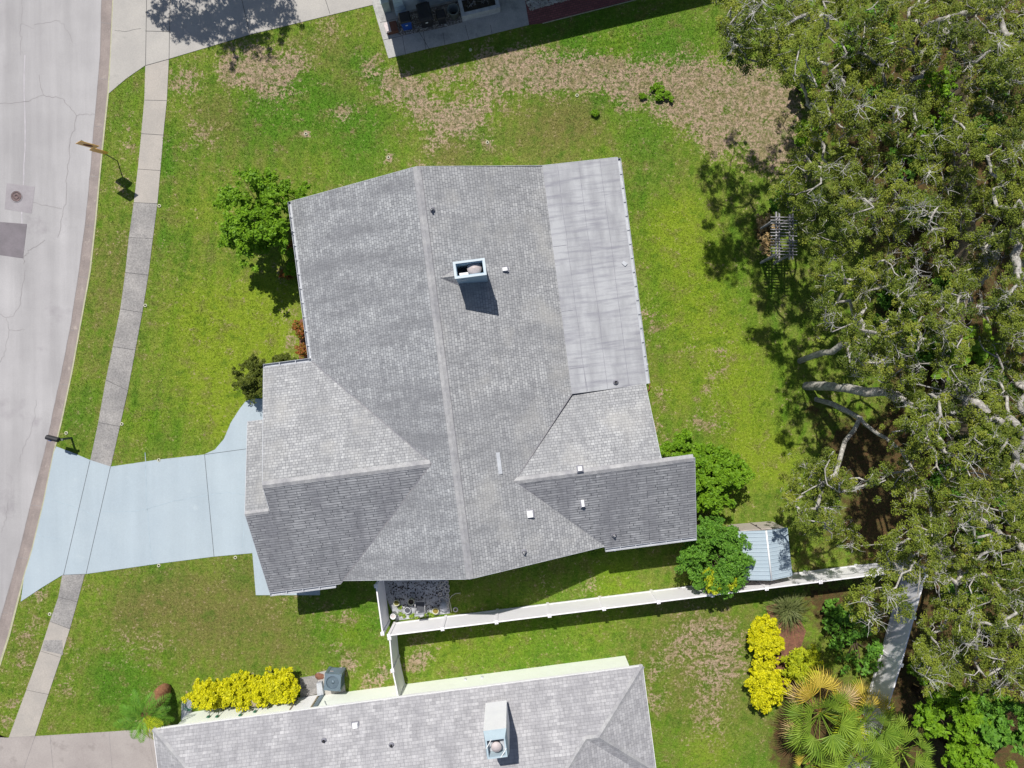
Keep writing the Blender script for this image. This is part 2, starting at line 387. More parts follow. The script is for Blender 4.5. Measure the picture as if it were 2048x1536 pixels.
HARD = [APRON, SW_L+SW_R[::-1], DRIVE, SL_L+SL_R[::-1], DRV2, WALK3, BRICKW, PATIO, ACPAD, STEPPAD]
def inpoly(px, py, poly):
    r = np.zeros(px.shape, bool); n = len(poly)
    for i in range(n):
        x1, y1 = poly[i]; x2, y2 = poly[(i+1) % n]
        c = ((y1 > py) != (y2 > py)) & (px < (x2-x1)*(py-y1)/((y2-y1) or 1e-9)+x1)
        r ^= c
    return r
gx = np.array([p[0] for p in GUT_E]); gy = np.array([p[1] for p in GUT_E])
def curb_x(py): return np.interp(py, gy, gx)
# lawn condition fields: dry straw, olive-brown, leaf litter, lush
DRY = [(370,165,45,.7),(400,270,45,.5),(500,125,50,.95),(545,160,55,.9),(590,125,40,.6),(460,140,40,.7),(690,225,22,.9),(650,60,50,.4),(740,130,30,.5),(780,170,45,.85),(830,180,40,.8),(850,225,40,.8),(900,235,40,.8),(930,250,40,.8),(870,285,22,.7),(960,215,40,.55),(900,150,40,.7),(980,125,35,.8),(1040,125,45,1.),(1090,150,50,1.),(1150,150,45,1.),(1000,160,60,.75),(1220,150,40,1.),(1260,190,40,1.),(1280,150,45,.9),(1330,220,35,.7),(1360,160,60,.9),(1420,180,70,1.),(1500,170,60,1.),(1560,200,55,1.),(1400,240,50,.9),(1480,240,70,.9),(1560,270,55,1.),(1590,330,50,.9),(1520,310,50,.5),(1430,300,40,.5),(1190,140,40,.9),
 (612,268,9,1.3),(777,315,10,1.2),(975,285,10,1.2),(1440,700,22,.5),(1430,745,20,.6),(1420,790,25,.4),(1395,845,30,.5),(1440,850,30,.4),(1320,790,22,.5),(1310,850,25,.6),(1330,900,25,.8),(1300,655,22,.6),(1290,620,16,.5),(1380,690,25,.3),(610,1200,60,.2),
 (850,1305,35,.6),(830,1330,20,.7),(700,1330,16,.9),(770,1340,22,.8),(745,1365,25,.8),(680,1300,30,.4),(690,1235,30,.4),(1350,1300,50,.5),(1400,1260,60,.5),(1450,1280,50,.5),(1420,1360,50,.6),(1310,1400,30,.7),(1420,1440,60,.5),(1460,1330,50,.4),(1310,1340,25,.6),(1180,1175,25,.6),(1090,1170,20,.4),
 (75,1185,25,.8),(60,1260,40,.4),(45,1320,40,.4),(20,1440,30,.5),(40,1400,30,.4),(150,1310,30,.4),(130,1370,25,.5),(250,1280,50,.3),(330,1290,50,.25),(255,290,20,.5),(270,250,22,.4),(250,370,40,.3),(235,480,30,.3),(565,630,25,.4),(560,560,20,.4),(580,680,20,.5),(850,330,22,.5)]
OLIVE = [(900,310,70,.9),(1080,265,90,.8),(1160,240,60,.7),(700,170,60,.4),(330,1200,80,.6),(440,1200,100,.65),(540,1180,70,.5),(420,1280,80,.5),(260,1230,60,.7),(560,1280,60,.5),(230,500,60,.6),(215,600,60,.6),(190,720,50,.5),(650,90,60,.6),(420,230,50,.6),(470,260,60,.4),(1380,1240,120,.6),(1430,1400,120,.6),(350,600,40,.3),(960,1180,160,.3),(520,370,60,.4),(600,1310,60,.3),(1340,740,60,.3),(50,1300,50,.6)]
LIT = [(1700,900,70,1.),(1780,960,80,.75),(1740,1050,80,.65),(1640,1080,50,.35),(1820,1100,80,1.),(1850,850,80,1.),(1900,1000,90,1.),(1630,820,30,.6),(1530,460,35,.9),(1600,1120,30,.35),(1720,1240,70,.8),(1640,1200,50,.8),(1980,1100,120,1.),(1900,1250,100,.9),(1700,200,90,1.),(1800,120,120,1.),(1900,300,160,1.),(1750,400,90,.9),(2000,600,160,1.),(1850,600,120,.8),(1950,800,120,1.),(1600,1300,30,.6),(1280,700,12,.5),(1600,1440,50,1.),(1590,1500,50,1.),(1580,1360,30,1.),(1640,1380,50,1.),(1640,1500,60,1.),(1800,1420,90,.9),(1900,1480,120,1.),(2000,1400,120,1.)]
LUSH = [(520,230,70,.9),(640,190,50,.9),(590,210,60,.8),(730,240,60,.8),(330,280,40,.6),(330,330,40,.6),(700,310,80,.6),(960,290,40,.8),(1150,100,110,1.),(1300,90,110,.8),(1420,110,80,.6),(1290,280,60,.7),(1320,185,22,1.5),(1285,190,10,1.5),(1245,215,10,1.3),(1190,225,14,1.2),(1190,205,14,1.),(720,120,35,1.),(740,150,20,.9),(1300,420,60,.6),(1350,600,120,.5),(1420,560,80,.6),(1500,800,120,.5),(650,1260,70,.6),(740,1240,60,.9),(300,1400,80,.6),(230,1340,60,.6),(230,1390,60,.5),(1050,1290,160,.8),(320,1140,30,.8),(180,790,30,.5),(340,480,30,.6),(400,640,50,.5),(330,860,60,.5),(280,830,30,.6),(1220,1150,60,.8),(470,1150,30,.8),(150,840,40,.6),(1330,1500,80,.5),(1500,1520,60,.5),(240,240,30,.6),(260,180,30,.5)]
def field(px, py, L_):
    r = np.zeros(px.shape)
    for x, y, s, a in L_:
        d = ((px-x)**2+(py-y)**2)/(s*s); k = d < 9; r[k] += a*np.exp(-d[k])
    return np.clip(r, 0, 1.2)
def fields(px, py):
    d = field(px, py, [(x, y, r*.86 if r > 24 else r, a*1.12) for x, y, r, a in DRY]); o = field(px, py, OLIVE); li = field(px, py, LIT); lu = field(px, py, LUSH)
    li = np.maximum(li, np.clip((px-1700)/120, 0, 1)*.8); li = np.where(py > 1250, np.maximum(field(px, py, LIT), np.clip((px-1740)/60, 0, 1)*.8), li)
    sx = np.interp(py, [p[1] for p in SW_R], [p[0] for p in SW_R]); w1 = np.clip((px-sx)/20, 0, 1)*np.clip((600-px)/60, 0, 1)*np.clip((py-240)/80, 0, 1)*np.clip((930-py)/60, 0, 1)
    s1 = np.sin((px-sx)*2*np.pi/52+.5*np.sin(py/90.)); w2 = np.clip((px-1230)/20, 0, 1)*np.clip((1620-px)/60, 0, 1)*np.clip((py-330)/100, 0, 1)*np.clip((980-py)/80, 0, 1); s2 = np.sin((px-.13*py)*2*np.pi/58+.5*np.sin(py/110.))
    st = w1*s1+w2*s2*.8
    lu = np.clip(lu+.55*np.clip(st, 0, 1), 0, 1.2); o = np.clip(o+.2*np.clip(-st, 0, 1), 0, 1.2)
    BR = [(420,420,80,.5),(500,640,110,.8),(430,760,110,.8),(540,640,60,.6),(380,620,70,.5),(460,850,60,.6),(560,560,40,.4),(1330,450,70,.6),(1380,520,90,.6),(1400,640,100,.7),(1480,760,90,.8),(1500,900,80,.8),(1380,420,50,.4),(1340,780,50,.5),(1560,930,50,.7),(1230,1165,60,.7),(1020,1275,80,.5),(900,1290,60,.5),(700,1260,50,.5),(1180,1260,60,.4),(1450,110,60,.5),(1230,95,60,.4),(860,190,30,.3),(1420,1500,60,.5),(280,850,50,.4),(640,330,50,.3),(1260,1420,40,.3)]
    br = field(px, py, BR); li = np.where(li < .25, -br, li)
    return np.stack([d, o, li, lu], -1)
# ---------------------------------------------------------------- lawn material and ground sheet
def lawn_mat(name, blades=False):
    t = NT(name, .85, .15)
    at = t.n('ShaderNodeVertexColor', layer_name='lawn'); sp = t.n('ShaderNodeSeparateColor'); t.l(at.outputs[0], sp.inputs[0])
    dry, olv, lit, lush = sp.outputs[0], sp.outputs[1], sp.outputs[2], at.outputs['Alpha']
    big = t.noise(.35, 4); mid = t.noise(2.1, 4, rough=.65); fin = t.noise(9, 3, rough=.7); mic = t.noise(26, 3, rough=.8)
    g = t.mix(t.ramp(big, .36, .64), (.095, .20, .013), (.165, .275, .020))
    g = t.mix(t.ramp(mid, .40, .64, 0, .85), g, (.22, .275, .045))
    st = t.n('ShaderNodeTexWave'); st.inputs['Scale'].default_value = .62; st.inputs['Distortion'].default_value = 2.2; st.inputs['Detail'].default_value = 3
    mp = t.n('ShaderNodeMapping'); mp.inputs['Rotation'].default_value = (0, 0, R(12)); t.l(t.geo.outputs['Position'], mp.inputs[0]); t.l(mp.outputs[0], st.inputs['Vector'])
    g = t.mix(t.ramp(st.outputs['Fac'], .25, .8, 0, .25), g, (.27, .29, .06))
    g = t.mix(t.math('MULTIPLY', t.ramp(t.math('ADD', lush, t.math('MULTIPLY', t.math('SUBTRACT', mid, .5), 1.2)), .1, .95), .75), g, (.075, .225, .012))
    g = t.mix(t.math('MULTIPLY', t.ramp(t.math('ADD', olv, t.math('MULTIPLY', t.math('SUBTRACT', mid, .5), 1.4)), .15, 1.1), .8), g, (.20, .17, .06))
    cl = t.noise(1.15, 6, rough=.72)
    bri = t.math('MULTIPLY', lit, -1.); g = t.mix(t.math('MULTIPLY', t.ramp(t.math('ADD', bri, t.math('MULTIPLY', t.math('SUBTRACT', mid, .5), .9)), .1, .9), .8), g, (.265, .36, .022))
    tw = t.noise(4.5, 5, rough=.75)
    k = t.math('ADD', t.math('MULTIPLY', dry, .66), t.math('ADD', t.math('MULTIPLY', t.math('SUBTRACT', fin, .5), .9), t.math('ADD', t.math('MULTIPLY', t.math('SUBTRACT', tw, .5), 2.2), t.math('MULTIPLY', t.math('SUBTRACT', mid, .5), 1.3))))
    k = t.math('ADD', k, t.math('MULTIPLY', t.math('SUBTRACT', cl, .5), 1.5))
    g = t.mix(t.ramp(k, .34, .66), g, t.mix(t.ramp(mic, .35, .65), (.37, .25, .175), (.53, .41, .32)))
    g = t.mix(t.ramp(cl, .50, .62, 0, .55), g, (.20, .19, .055)); g = t.mix(t.ramp(cl, .46, .36, 0, .6), g, (.07, .16, .012))
    dk = t.ramp(t.math('SUBTRACT', tw, t.math('MULTIPLY', dry, .1)), .34, .44, .55, 0); g = t.mix(dk, g, (.10, .14, .02))
    spk = t.ramp(t.math('ADD', mic, t.math('MULTIPLY', t.math('SUBTRACT', tw, .5), .9)), .56, .75, 0, .28); g = t.mix(spk, g, (.38, .35, .12))
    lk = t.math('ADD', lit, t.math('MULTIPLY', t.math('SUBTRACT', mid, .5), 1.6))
    g = t.mix(t.ramp(lk, .35, .8), g, t.mix(t.ramp(tw, .35, .65), (.16, .085, .042), (.07, .075, .022)))  # litter browns, darkened to deepen the shade beneath the oaks
    g = t.mix(1., g, t.gray(t.ramp(mic, .3, .7, .6, 1.3)), 'MULTIPLY')
    g = t.mix(1., g, t.gray(t.ramp(fin, .3, .7, .74, 1.22)), 'MULTIPLY')
    if not blades: t.bump(t.math('ADD', mic, fin), .9, .05)
    return t.out(g)
M['lawn'] = lawn_mat('lawn_turf'); M['blade'] = lawn_mat('grass_blades', True)
def ground():
    xs = np.concatenate([[-12000, -3000, -900], np.arange(-300, 2400, 7.), [3000, 6000, 14000]])
    ys = np.concatenate([[-12000, -3000, -900], np.arange(-260, 1850, 7.), [2600, 6000, 14000]])
    X, Y = np.meshgrid(xs, ys); s = H/F
    cx = curb_x(Y)+1; near = np.abs(X-cx) <= 3.5; X = np.where(near, cx, X); Z = np.where((X < cx-.01), -.24, 0.)
    wx = X.ravel()*s-1024*s; wy = 768*s-Y.ravel()*s
    co = np.stack([wx, wy, Z.ravel()], -1)
    nx, ny = len(xs), len(ys)
    I = (np.arange(ny-1)[:, None]*nx+np.arange(nx-1)[None]).ravel()
    fc = np.stack([I+nx, I+nx+1, I+1, I], -1)
    me = bpy.data.meshes.new('ground')
    me.vertices.add(len(co)); me.vertices.foreach_set('co', co.astype(np.float32).ravel())
    me.loops.add(fc.size); me.loops.foreach_set('vertex_index', fc.astype(np.int32).ravel())
    me.polygons.add(len(fc)); me.polygons.foreach_set('loop_start', np.arange(0, fc.size, 4, dtype=np.int32)); me.polygons.foreach_set('loop_total', np.full(len(fc), 4, dtype=np.int32))
    me.update(calc_edges=True)
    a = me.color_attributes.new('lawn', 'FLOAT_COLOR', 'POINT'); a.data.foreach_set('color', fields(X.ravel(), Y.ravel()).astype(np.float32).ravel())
    me.materials.append(M['lawn']); tag(link(bpy.data.objects.new('ground', me)), kind='structure')
ground()
def grass():
    n = 330000
    px = RNG.uniform(-20, 1900, n); py = RNG.uniform(-20, 1556, n)
    ok = (px > curb_x(py)+2)
    jx, jy = RNG.uniform(-1.6, 1.6, (2, n))
    for P in HARD: ok &= ~inpoly(px+jx, py+jy, P)
    hs = [[(600,430),(845,370),(1225,345),(1300,900),(1190,1070),(930,1120),(700,1130),(600,1130),(540,800)]]   # under the house
    for P in hs: ok &= ~inpoly(px, py, P)
    ok &= ~inpoly(px, py, [(364,1434),(1250,1310),(1290,1560),(364,1560)])
    fl = fields(px, py); ok &= (RNG.random(n) > fl[:, 2]*.8) & (RNG.random(n) > fl[:, 0]*.35)
    px, py, fl = px[ok], py[ok], fl[ok]; n = len(px); s = H/F
    base = np.stack([(px-1024)*s, (768-py)*s, np.full(n, -.003)], -1)
    V = []
    for k in range(2):
        a = RNG.uniform(0, 2*np.pi, n); ln = RNG.uniform(.03, .075, n)*(1+.6*np.clip(fl[:, 3], 0, 1)); w = RNG.uniform(.008, .018, n)
        d = np.stack([np.cos(a), np.sin(a), np.zeros(n)], -1); q = np.stack([-np.sin(a), np.cos(a), np.zeros(n)], -1)
        b0 = base+q*w[:, None]; b1 = base-q*w[:, None]
        tp = base+d*(ln*.75)[:, None]; tp[:, 2] += ln*.75
        V.append(np.stack([b0, b1, tp], 1))
    V = np.concatenate(V, 0).reshape(-1, 3); col = np.repeat(np.concatenate([fl, fl], 0), 3, 0)
    o = tri_mesh('grass', V, 3, M['blade'], col=col)
    tag(o, 'short patchy green lawn grass around the houses', 'grass', kind='stuff')
grass()

# ---------------------------------------------------------------- street, gutter, walks, driveways
def struct(name, mb, mats): return tag(mb.build(name, mats), kind='structure')
def wiggle(pts, n=5, amp=2.2):
    out = []
    for i in range(len(pts)-1):
        (x1, y1), (x2, y2) = pts[i], pts[i+1]
        for k in range(n):
            t = k/n; out.append((x1+(x2-x1)*t+(random.uniform(-amp, amp) if k else 0), y1+(y2-y1)*t+(random.uniform(-amp, amp) if k else 0)))
    out.append(pts[-1]); return out
road = MB()
ZR = -.12
for i in range(len(ROAD_E)-1):
    (x1, y1), (x2, y2) = ROAD_E[i], ROAD_E[i+1]
    road.face([W(-900, y2, ZR), W(x2, y2, ZR), W(x1, y1, ZR), W(-900, y1, ZR)])
def rl(pts, w=.018, z=ZR+.004, mi=1): road.strip(G(wiggle(pts), z), w, mi)
rl([(44,0),(44,45),(40,70),(43,78),(41,110)], .015); rl([(43,48),(68,57)], .014); rl([(68,50),(110,41),(128,48),(145,85)], .014)
rl([(0,207),(50,203),(87,190),(78,150)], .022); rl([(87,190),(100,193),(125,197),(142,218),(153,232),(150,260),(140,280),(138,320),(134,350),(132,400),(124,435),(115,475)], .024)
rl([(153,232),(170,228),(190,229)], .02); rl([(64,405),(110,414),(124,417)], .02); rl([(90,480),(60,500),(48,512),(47,528)], .028)
rl([(50,540),(43,590),(40,610),(27,632),(12,635),(0,628)], .02); rl([(12,635),(18,660),(50,659)], .018); rl([(18,660),(12,700),(0,725)], .018)
rl([(72,800),(68,840),(60,870),(45,900),(40,925)], .014); rl([(15,1005),(12,1040),(2,1065)], .014)
rl([(50,110),(50,300),(44,450)], .05, ZR+.004, 2)
# edge crack between street and gutter
road.strip(G(wiggle(ROAD_E, 4, .8), ZR+.005), .022, 1)
struct('road', road, [M['road'], M['crack'], pmat('faint_tyre_wear', (.50,.475,.51), None, 3, 20)])
gut = MB()
def offs(i, t, z):
    r = ROAD_E; yy = GUT_E[i][1]; xr = np.interp(yy, [p[1] for p in ROAD_E], [p[0] for p in ROAD_E])
    return W(xr+(GUT_E[i][0]-xr)*t, yy, z)
for i in range(len(GUT_E)-1):
    for (t0, z0), (t1, z1), mi in (((-.02, -.118), (.42, -.135), 0), ((.42, -.135), (.8, -.03), 0), ((.8, -.03), (.9, 0.012), 0), ((.9, .012), (1.04, .014), 1)):
        gut.face([offs(i+1, t0, z0), offs(i+1, t1, z1), offs(i, t1, z1), offs(i, t0, z0)], mi)
for y in (45, 157, 252, 352, 450, 553, 660, 768, 880, 1010, 1115, 1225):
    xr = float(np.interp(y, [p[1] for p in ROAD_E], [p[0] for p in ROAD_E])); xg = float(curb_x(y))
    gut.strip([W(xr, y, -.115), W(xr+(xg-xr)*.42, y+1, -.13), W(xr+(xg-xr)*.8, y+2, -.024), W(xg, y+2.5, .02)], .022, 2)
struct('road_gutter', gut, [M['gutter'], M['gutter_edge'], M['crack']])
ap = MB(); ap.prism(G(APRON), -.1, .022)
for a in ([(294,-60),(291,131)], [(341,-60),(338,118)], [(291,62),(340,63)], [(470,-60),(500,70)], [(632,-60),(660,28)], [(291,131),(338,118)]): ap.strip(G(a, .027), .022, 1)
ap.strip(G(wiggle([(229,60),(250,63),(282,57)], 4, 1), .027), .012, 1)
struct('concrete_driveway', ap, [M['apron'], M['joint']])
sw = MB()
for k in range(len(SW_L)-1):
    new = k < 4
    sw.prism(G([SW_L[k], SW_R[k], SW_R[k+1], SW_L[k+1]]), -.1, .02+(.002 if k % 2 else 0), 1 if new else 0)
    sw.strip(G([SW_L[k], SW_R[k]], .028), .016, 2)
for k in range(len(SL_L)-1):
    sw.prism(G([SL_L[k], SL_R[k], SL_R[k+1], SL_L[k+1]]), -.1, .02+(.002 if k % 2 else 0), 1 if k > 1 else 0)
    sw.strip(G([SL_L[k], SL_R[k]], .028), .014, 2)
sw.face(G([(88,1280),(124,1280),(126,1310),(110,1306),(84,1300)], .026), 0)
struct('sidewalk', sw, [M['walk_old'], M['walk_new'], M['joint']])
dr = MB(); dr.prism(G(DRIVE), -.1, .024)
for a in ([(180,921),(127,1150)], [(221,933),(172,1148)], [(409,909),(428,1113)], [(409,909),(520,894)]): dr.strip(G(a, .029), .02, 1)
for a in ([(93,995),(120,1005),(158,1017),(193,1035)], [(205,1023),(260,1023),(295,1018),(345,1002),(420,990),(455,984),(490,990)], [(290,905),(292,985),(297,1040),(302,1120)], [(76,1070),(120,1078)], [(488,1050),(484,1095)]):
    dr.strip(G(wiggle(a, 4, 1.2), .028), .03, 2)
struct('blue_driveway', dr, [M['blue_drive'], M['joint'], M['pale_vein']])
d2 = MB(); d2.prism(G(DRV2), -.1, .021)
for a in ([(70,1472),(40,1560)], [(218,1463),(226,1560)], [(295,1460),(315,1560)], [(18,1475),(70,1472)], [(100,1470),(108,1560)]): d2.strip(G(a, .026), .014, 1)
struct('neighbour_driveway', d2, [M['drive2'], M['crack']])
w3 = MB(); w3.prism(G(WALK3), -.1, .03)
for a in ([(836,60),(858,97)], [(846,58),(852,99)], [(886,66),(890,90)], [(803,62),(811,109)], [(930,50),(938,80)], [(981,50),(984,69)], [(760,45),(800,36)], [(766,80),(803,72)]): w3.strip(G(a, .035), .018, 1)
struct('side_walk_slabs', w3, [M['walk_shade'], M['joint']])
bw = MB(); bw.prism(G(BRICKW), -.1, .028); bw.strip(G([(1085,47),(1274,-1),(1700,-118)], .033), .05, 1)
struct('brick_path', bw, [M['brick'], M['gutter_edge']])
pt = MB(); pt.prism(G(PATIO), -.1, .03); struct('patio', pt, [M['patio']])
mu = MB(); mu.prism(G(MULCH), -.1, .018); struct('mulch_bed', mu, [M['mulch']])
b2 = MB(); b2.prism(G([(785,62),(800,30),(930,0),(926,45),(880,57),(803,72)]), -.1, .035); struct('gravel_bed', b2, [pmat('mixed_gravel', (.30,.26,.22), (.12,.10,.09), 14, 30, .5, bump=.9, blotch=(11,.6,(.55,.5,.46)))])
b3 = MB(); b3.prism(G([(600,640),(624,625),(640,700),(640,722),(598,722)]), -.1, .016); struct('flower_bed', b3, [M['mulch']])
# street covers and patches
mh = empty('manhole', W(32, 393, ZR), 'round rusty manhole cover set in a square concrete patch of the street', 'manhole')
m = MB(); m.prism(G([(10,365),(67,372),(60,426),(6,417)], 0), ZR-.02, ZR+.006); m.build('surround', M['patch2'], mh)
c = W(33, 393, ZR); m = MB(); m.lathe(c, [(.31,.006),(.31,.016),(.27,.016),(.27,.01)], 28); m.build('frame', M['patch2'], mh)
m = MB(); m.lathe(c, [(.262,.008),(.262,.013),(.2,.015),(.2,.011),(.14,.011),(.14,.015),(.07,.015),(.07,.011),(0.0,.011)], 28); m.build('cover', M['iron'], mh)
m = MB(); m.prism(G([(-40,440),(51,447),(43,516),(-48,503)]), ZR-.02, ZR+.006); struct('asphalt_patch', m, [M['patch']])

# ---------------------------------------------------------------- houses
def boundary(faces):
    E = {}
    key = lambda p: (round(p[0], 3), round(p[1], 3), round(p[2], 3))
    for f in faces:
        q = [Vector(p) for p in f]
        n = (q[1]-q[0]).cross(q[2]-q[0])
        if n.z < 0: q.reverse()
        for i in range(len(q)): E[(key(q[i]), key(q[(i+1) % len(q)]))] = 1
    return [(Vector(a), Vector(b)) for a, b in E if (b, a) not in E]
def fascia(mb, edges, th=.16, mi=0, out=.012):
    for a, b in edges:
        t = (b-a); t.z = 0; t.normalize(); o = Vector((t.y, -t.x, 0))
        d = Vector((0, 0, th)); e = Vector((0, 0, .006))
        A, B = a+o*out+e, b+o*out+e; Ai, Bi = a-o*.008+e, b-o*.008+e
        mb.face([A-d, B-d, B, A], mi); mb.face([Ai, A, B, Bi], mi); mb.face([Bi-d, Ai-d, Ai, Bi], mi)
def soffit(mb, faces, th=.15, mi=0):
    for f in faces: mb.face([Vector(p)-Vector((0, 0, th)) for p in reversed(f)], mi)
def capstrip(mb, a, b, w=.17, h=.02, step=.3, mi=0):
    a, b = Vector(a), Vector(b); d = b-a; n = max(1, int(d.length/step)); t = d.normalized(); s = Vector((t.y, -t.x, 0)).normalized()
    for i in range(n):
        p, q = a+d*(i/n), a+d*((i+1)/n); k = .004 if i % 2 else 0
        up0 = Vector((0, 0, h+.010)); up1 = Vector((0, 0, h)); lo = Vector((0, 0, -w*.42+h+k))
        ww = w*(.97+.06*random.random())
        mb.face([p-s*ww+lo, p+up0, q+up1, q-s*ww+lo], mi); mb.face([p+up0, p+s*ww+lo, q+s*ww+lo, q+up1], mi)
def gutter(name, a, b, parent, side, w=.12):   # open K-style trough along an eave with hangers
    a, b = Vector(a), Vector(b); t = (b-a).normalized(); s = Vector((t.y, -t.x, 0)).normalized()*side; m = MB()
    z0, z1 = Vector((0, 0, -.13)), Vector((0, 0, -.01))
    i, o = s*.018, s*(.018+w)
    for P, Q in (((i+z1), (i+z0)), ((i+z0), (o+z0)), ((o+z0), (o+z1)), ((o+z1), (o+s*.018+z1)), ((o+s*.018+z1), (o+s*.018+z0*.9)), ((i+z1), (i-s*.014+z1))):
        m.face([a+P, b+P, b+Q, a+Q], 0)
    n = int((b-a).length/.62)
    for k in range(1, n):
        p = a+(b-a)*(k/n); m.box(p+s*(.018+w/2)+Vector((0, 0, -.02)), (.035, w+.02, .012), math.atan2(t.y, t.x), 0)
    m.box(a+s*(.018+w/2)+Vector((0,0,-.07)), (.01, w, .12), math.atan2(t.y, t.x), 0); m.box(b+s*(.018+w/2)+Vector((0,0,-.07)), (.01, w, .12), math.atan2(t.y, t.x), 0)
    return m.build(name, [M['gutter_w'], M['white']], parent)
def wallbox(mb, pts, z1, mi=0):
    mb.prism(pts, -.05, z1, mi)
S = .434; ZE = 2.7
h1 = empty('house', L(-2.8, 1.0, 0), 'large central house with weathered grey shingle roof and flat pale east strip', 'house')
aw, ar, zr = -9.06, -2.84, 5.4
bn, bs = 9.70, -8.0
zmain = lambda a: zr-S*abs(a-ar)
ae = 2.68; zae = zmain(ae)
vW = (-3.88, -2.95, 4.95); vWe = (aw, -8.15, ZE)
f_west = [[L(aw, bn, ZE), L(ar, bn, zr), L(ar, -2.95, zr), L(*vW), L(aw, 2.24, ZE)],
          [L(*vW), L(ar, -2.95, zr), L(ar, bs, zr), L(aw+.15, bs, ZE+.065)]]
eR = (-.42, -4.25, 4.35)
b_val = -.78
f_east = [[L(ar, bn, zr), L(ae, bn, zae), L(ae, b_val, zae), L(*eR), L(ar, -4.25, zr)],
          [L(ar, -4.25, zr), L(*eR), L(3.3, bs, 2.735), L(ar, bs, zr)]]
f_wn = [[L(-11.31, 2.24, ZE), L(aw, 2.24, ZE), L(*vW), L(-11.25, -2.95, 4.95)]]
f_ws = [[L(-11.25, -2.95, 4.95), L(*vW), L(*vWe), L(-12.36, -8.15, ZE), L(-12.36, -4.15, 4.437), L(-11.25, -4.15, 4.437)]]
f_bn = [[L(-12.36, -.145, ZE+.015), L(-11.25, -.145, ZE+.015), L(-11.25, -4.15, 4.437), L(-12.36, -4.15, 4.437)]]
zen = 4.35-S*(b_val+4.25)*-1 if False else 4.35-S*(4.25+b_val)
f_en = [[L(*eR), L(6.1, -4.25, 4.35), L(6.1, b_val, zen), L(ae, b_val, zen)]]
f_es = [[L(*eR), L(7.56, -4.25, 4.35), L(7.56, -8.12, 2.67), L(3.3, -8.12, 2.67)]]
def roofpart(name, faces, m, parent):
    mb = MB()
    for f in faces: mb.roof(f)
    return mb.build(name, m, parent)
roofpart('roof', f_west, M['shingle'], h1); roofpart('roof', f_east, M['shingle_warm'], h1)
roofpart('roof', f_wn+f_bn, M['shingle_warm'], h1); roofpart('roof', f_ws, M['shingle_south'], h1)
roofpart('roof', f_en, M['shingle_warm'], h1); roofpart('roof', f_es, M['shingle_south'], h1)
zf0, zf1 = zae+.02, 2.8
fl = [L(ae-.02, bn+.05, zf0), L(6.17, bn+.05, zf1), L(6.17, b_val-.03, zf1), L(ae-.02, b_val-.03, zf0)]
mf = MB(); mf.face([p for p in fl][::-1] if False else fl[::-1], 0, [(0, 0)]*4)
mf = MB(); q = [(ae-.02, bn+.05), (ae-.02, b_val-.03), (6.17, b_val-.03), (6.17, bn+.05)]
zq = [zf0, zf0, zf1, zf1]
mf.face([L(q[i][0], q[i][1], zq[i]) for i in range(4)], 0, [(p[1], p[0]) for p in q])
zfl = lambda a: zf0+(zf1-zf0)*(a-ae)/(6.17-ae)
for a in (3.35, 4.35, 5.35): mf.strip([L(a+random.uniform(-.02, .02), b, zfl(a)+.004) for b in np.linspace(bn, b_val, 14)], .016, 1)
for (a0, b0, a1, b1) in ((ae, .35, 3.35, .35), (3.35, .35, 3.4, b_val), (ae, 6.0, 3.3, 6.0), (ae, 3.0, 3.2, 3.0)): mf.strip([L(a0, b0, zfl(a0)+.005), L(a1, b1, zfl(a1)+.005)], .02, 1)
for b in np.arange(-.3, 9.5, .62):
    if random.random() < .5: a0 = random.choice((3.35, 4.35)); mf.strip([L(a0, b, zfl(a0)+.0045), L(a0+1, b+.02, zfl(a0+1)+.0045)], .013, 2)
mf.build('flat_roof', [M['flat'], M['seam'], pmat('membrane_lap', (.42,.43,.47), None, 3, 20)], h1)
allf = f_west+f_east+f_wn+f_ws+f_bn+f_en+f_es+[fl]
fa = MB()
def edge(*pts):
    P = [Vector(p) for p in pts]
    fascia(fa, list(zip(P[:-1], P[1:])))
E_ = edge
E_(L(ar, bn, zr), L(aw, bn, ZE)); E_(L(ae, bn+.05, zf0), L(ar, bn, zr)); E_(L(6.17, bn+.05, zf1), L(ae, bn+.05, zf0))
E_(L(aw, bn, ZE), L(aw, 2.24, ZE)); E_(L(aw, 2.24, ZE), L(-11.31, 2.24, ZE)); E_(L(-11.31, 2.24, ZE), L(-11.25, -2.95, 4.95), L(-11.25, -4.15, 4.45))
E_(L(-11.25, -.145, ZE+.015), L(-12.36, -.145, ZE+.015)); E_(L(-12.36, -.145, ZE+.015), L(-12.36, -4.15, 4.437), L(-12.36, -8.15, ZE)); E_(L(-12.36, -8.15, ZE), L(aw, -8.15, ZE))
E_(L(aw+.15, bs, ZE+.065), L(ar, bs, zr), L(3.3, bs, 2.735)); E_(L(3.3, -8.12, 2.67), L(7.56, -8.12, 2.67)); E_(L(7.56, -8.12, 2.67), L(7.56, -4.25, 4.35)); E_(L(7.56, -4.25, 4.35), L(6.1, -4.25, 4.35))
E_(L(6.1, -4.25, 4.35), L(6.1, b_val, zen)); E_(L(6.17, b_val, zf1), L(6.17, bn+.05, zf1))
fa.build('fascia', M['gutter_w'], h1)
sf = MB(); soffit(sf, allf); sf.build('soffit', M['white'], h1)
for a, b, w in ((L(ar, bn, zr), L(ar, bs, zr), .16), (L(-3.95, -2.95, 4.95), L(-11.25, -2.95, 4.95), .16), (L(-.5, -4.25, 4.35), L(7.5, -4.25, 4.35), .16), (L(-11.3, -4.15, 4.437), L(-12.36, -4.15, 4.437), .12)):
    cp = MB(); capstrip(cp, a, b, w); cp.build('ridge_cap', M['cap'], h1)
vl = MB()
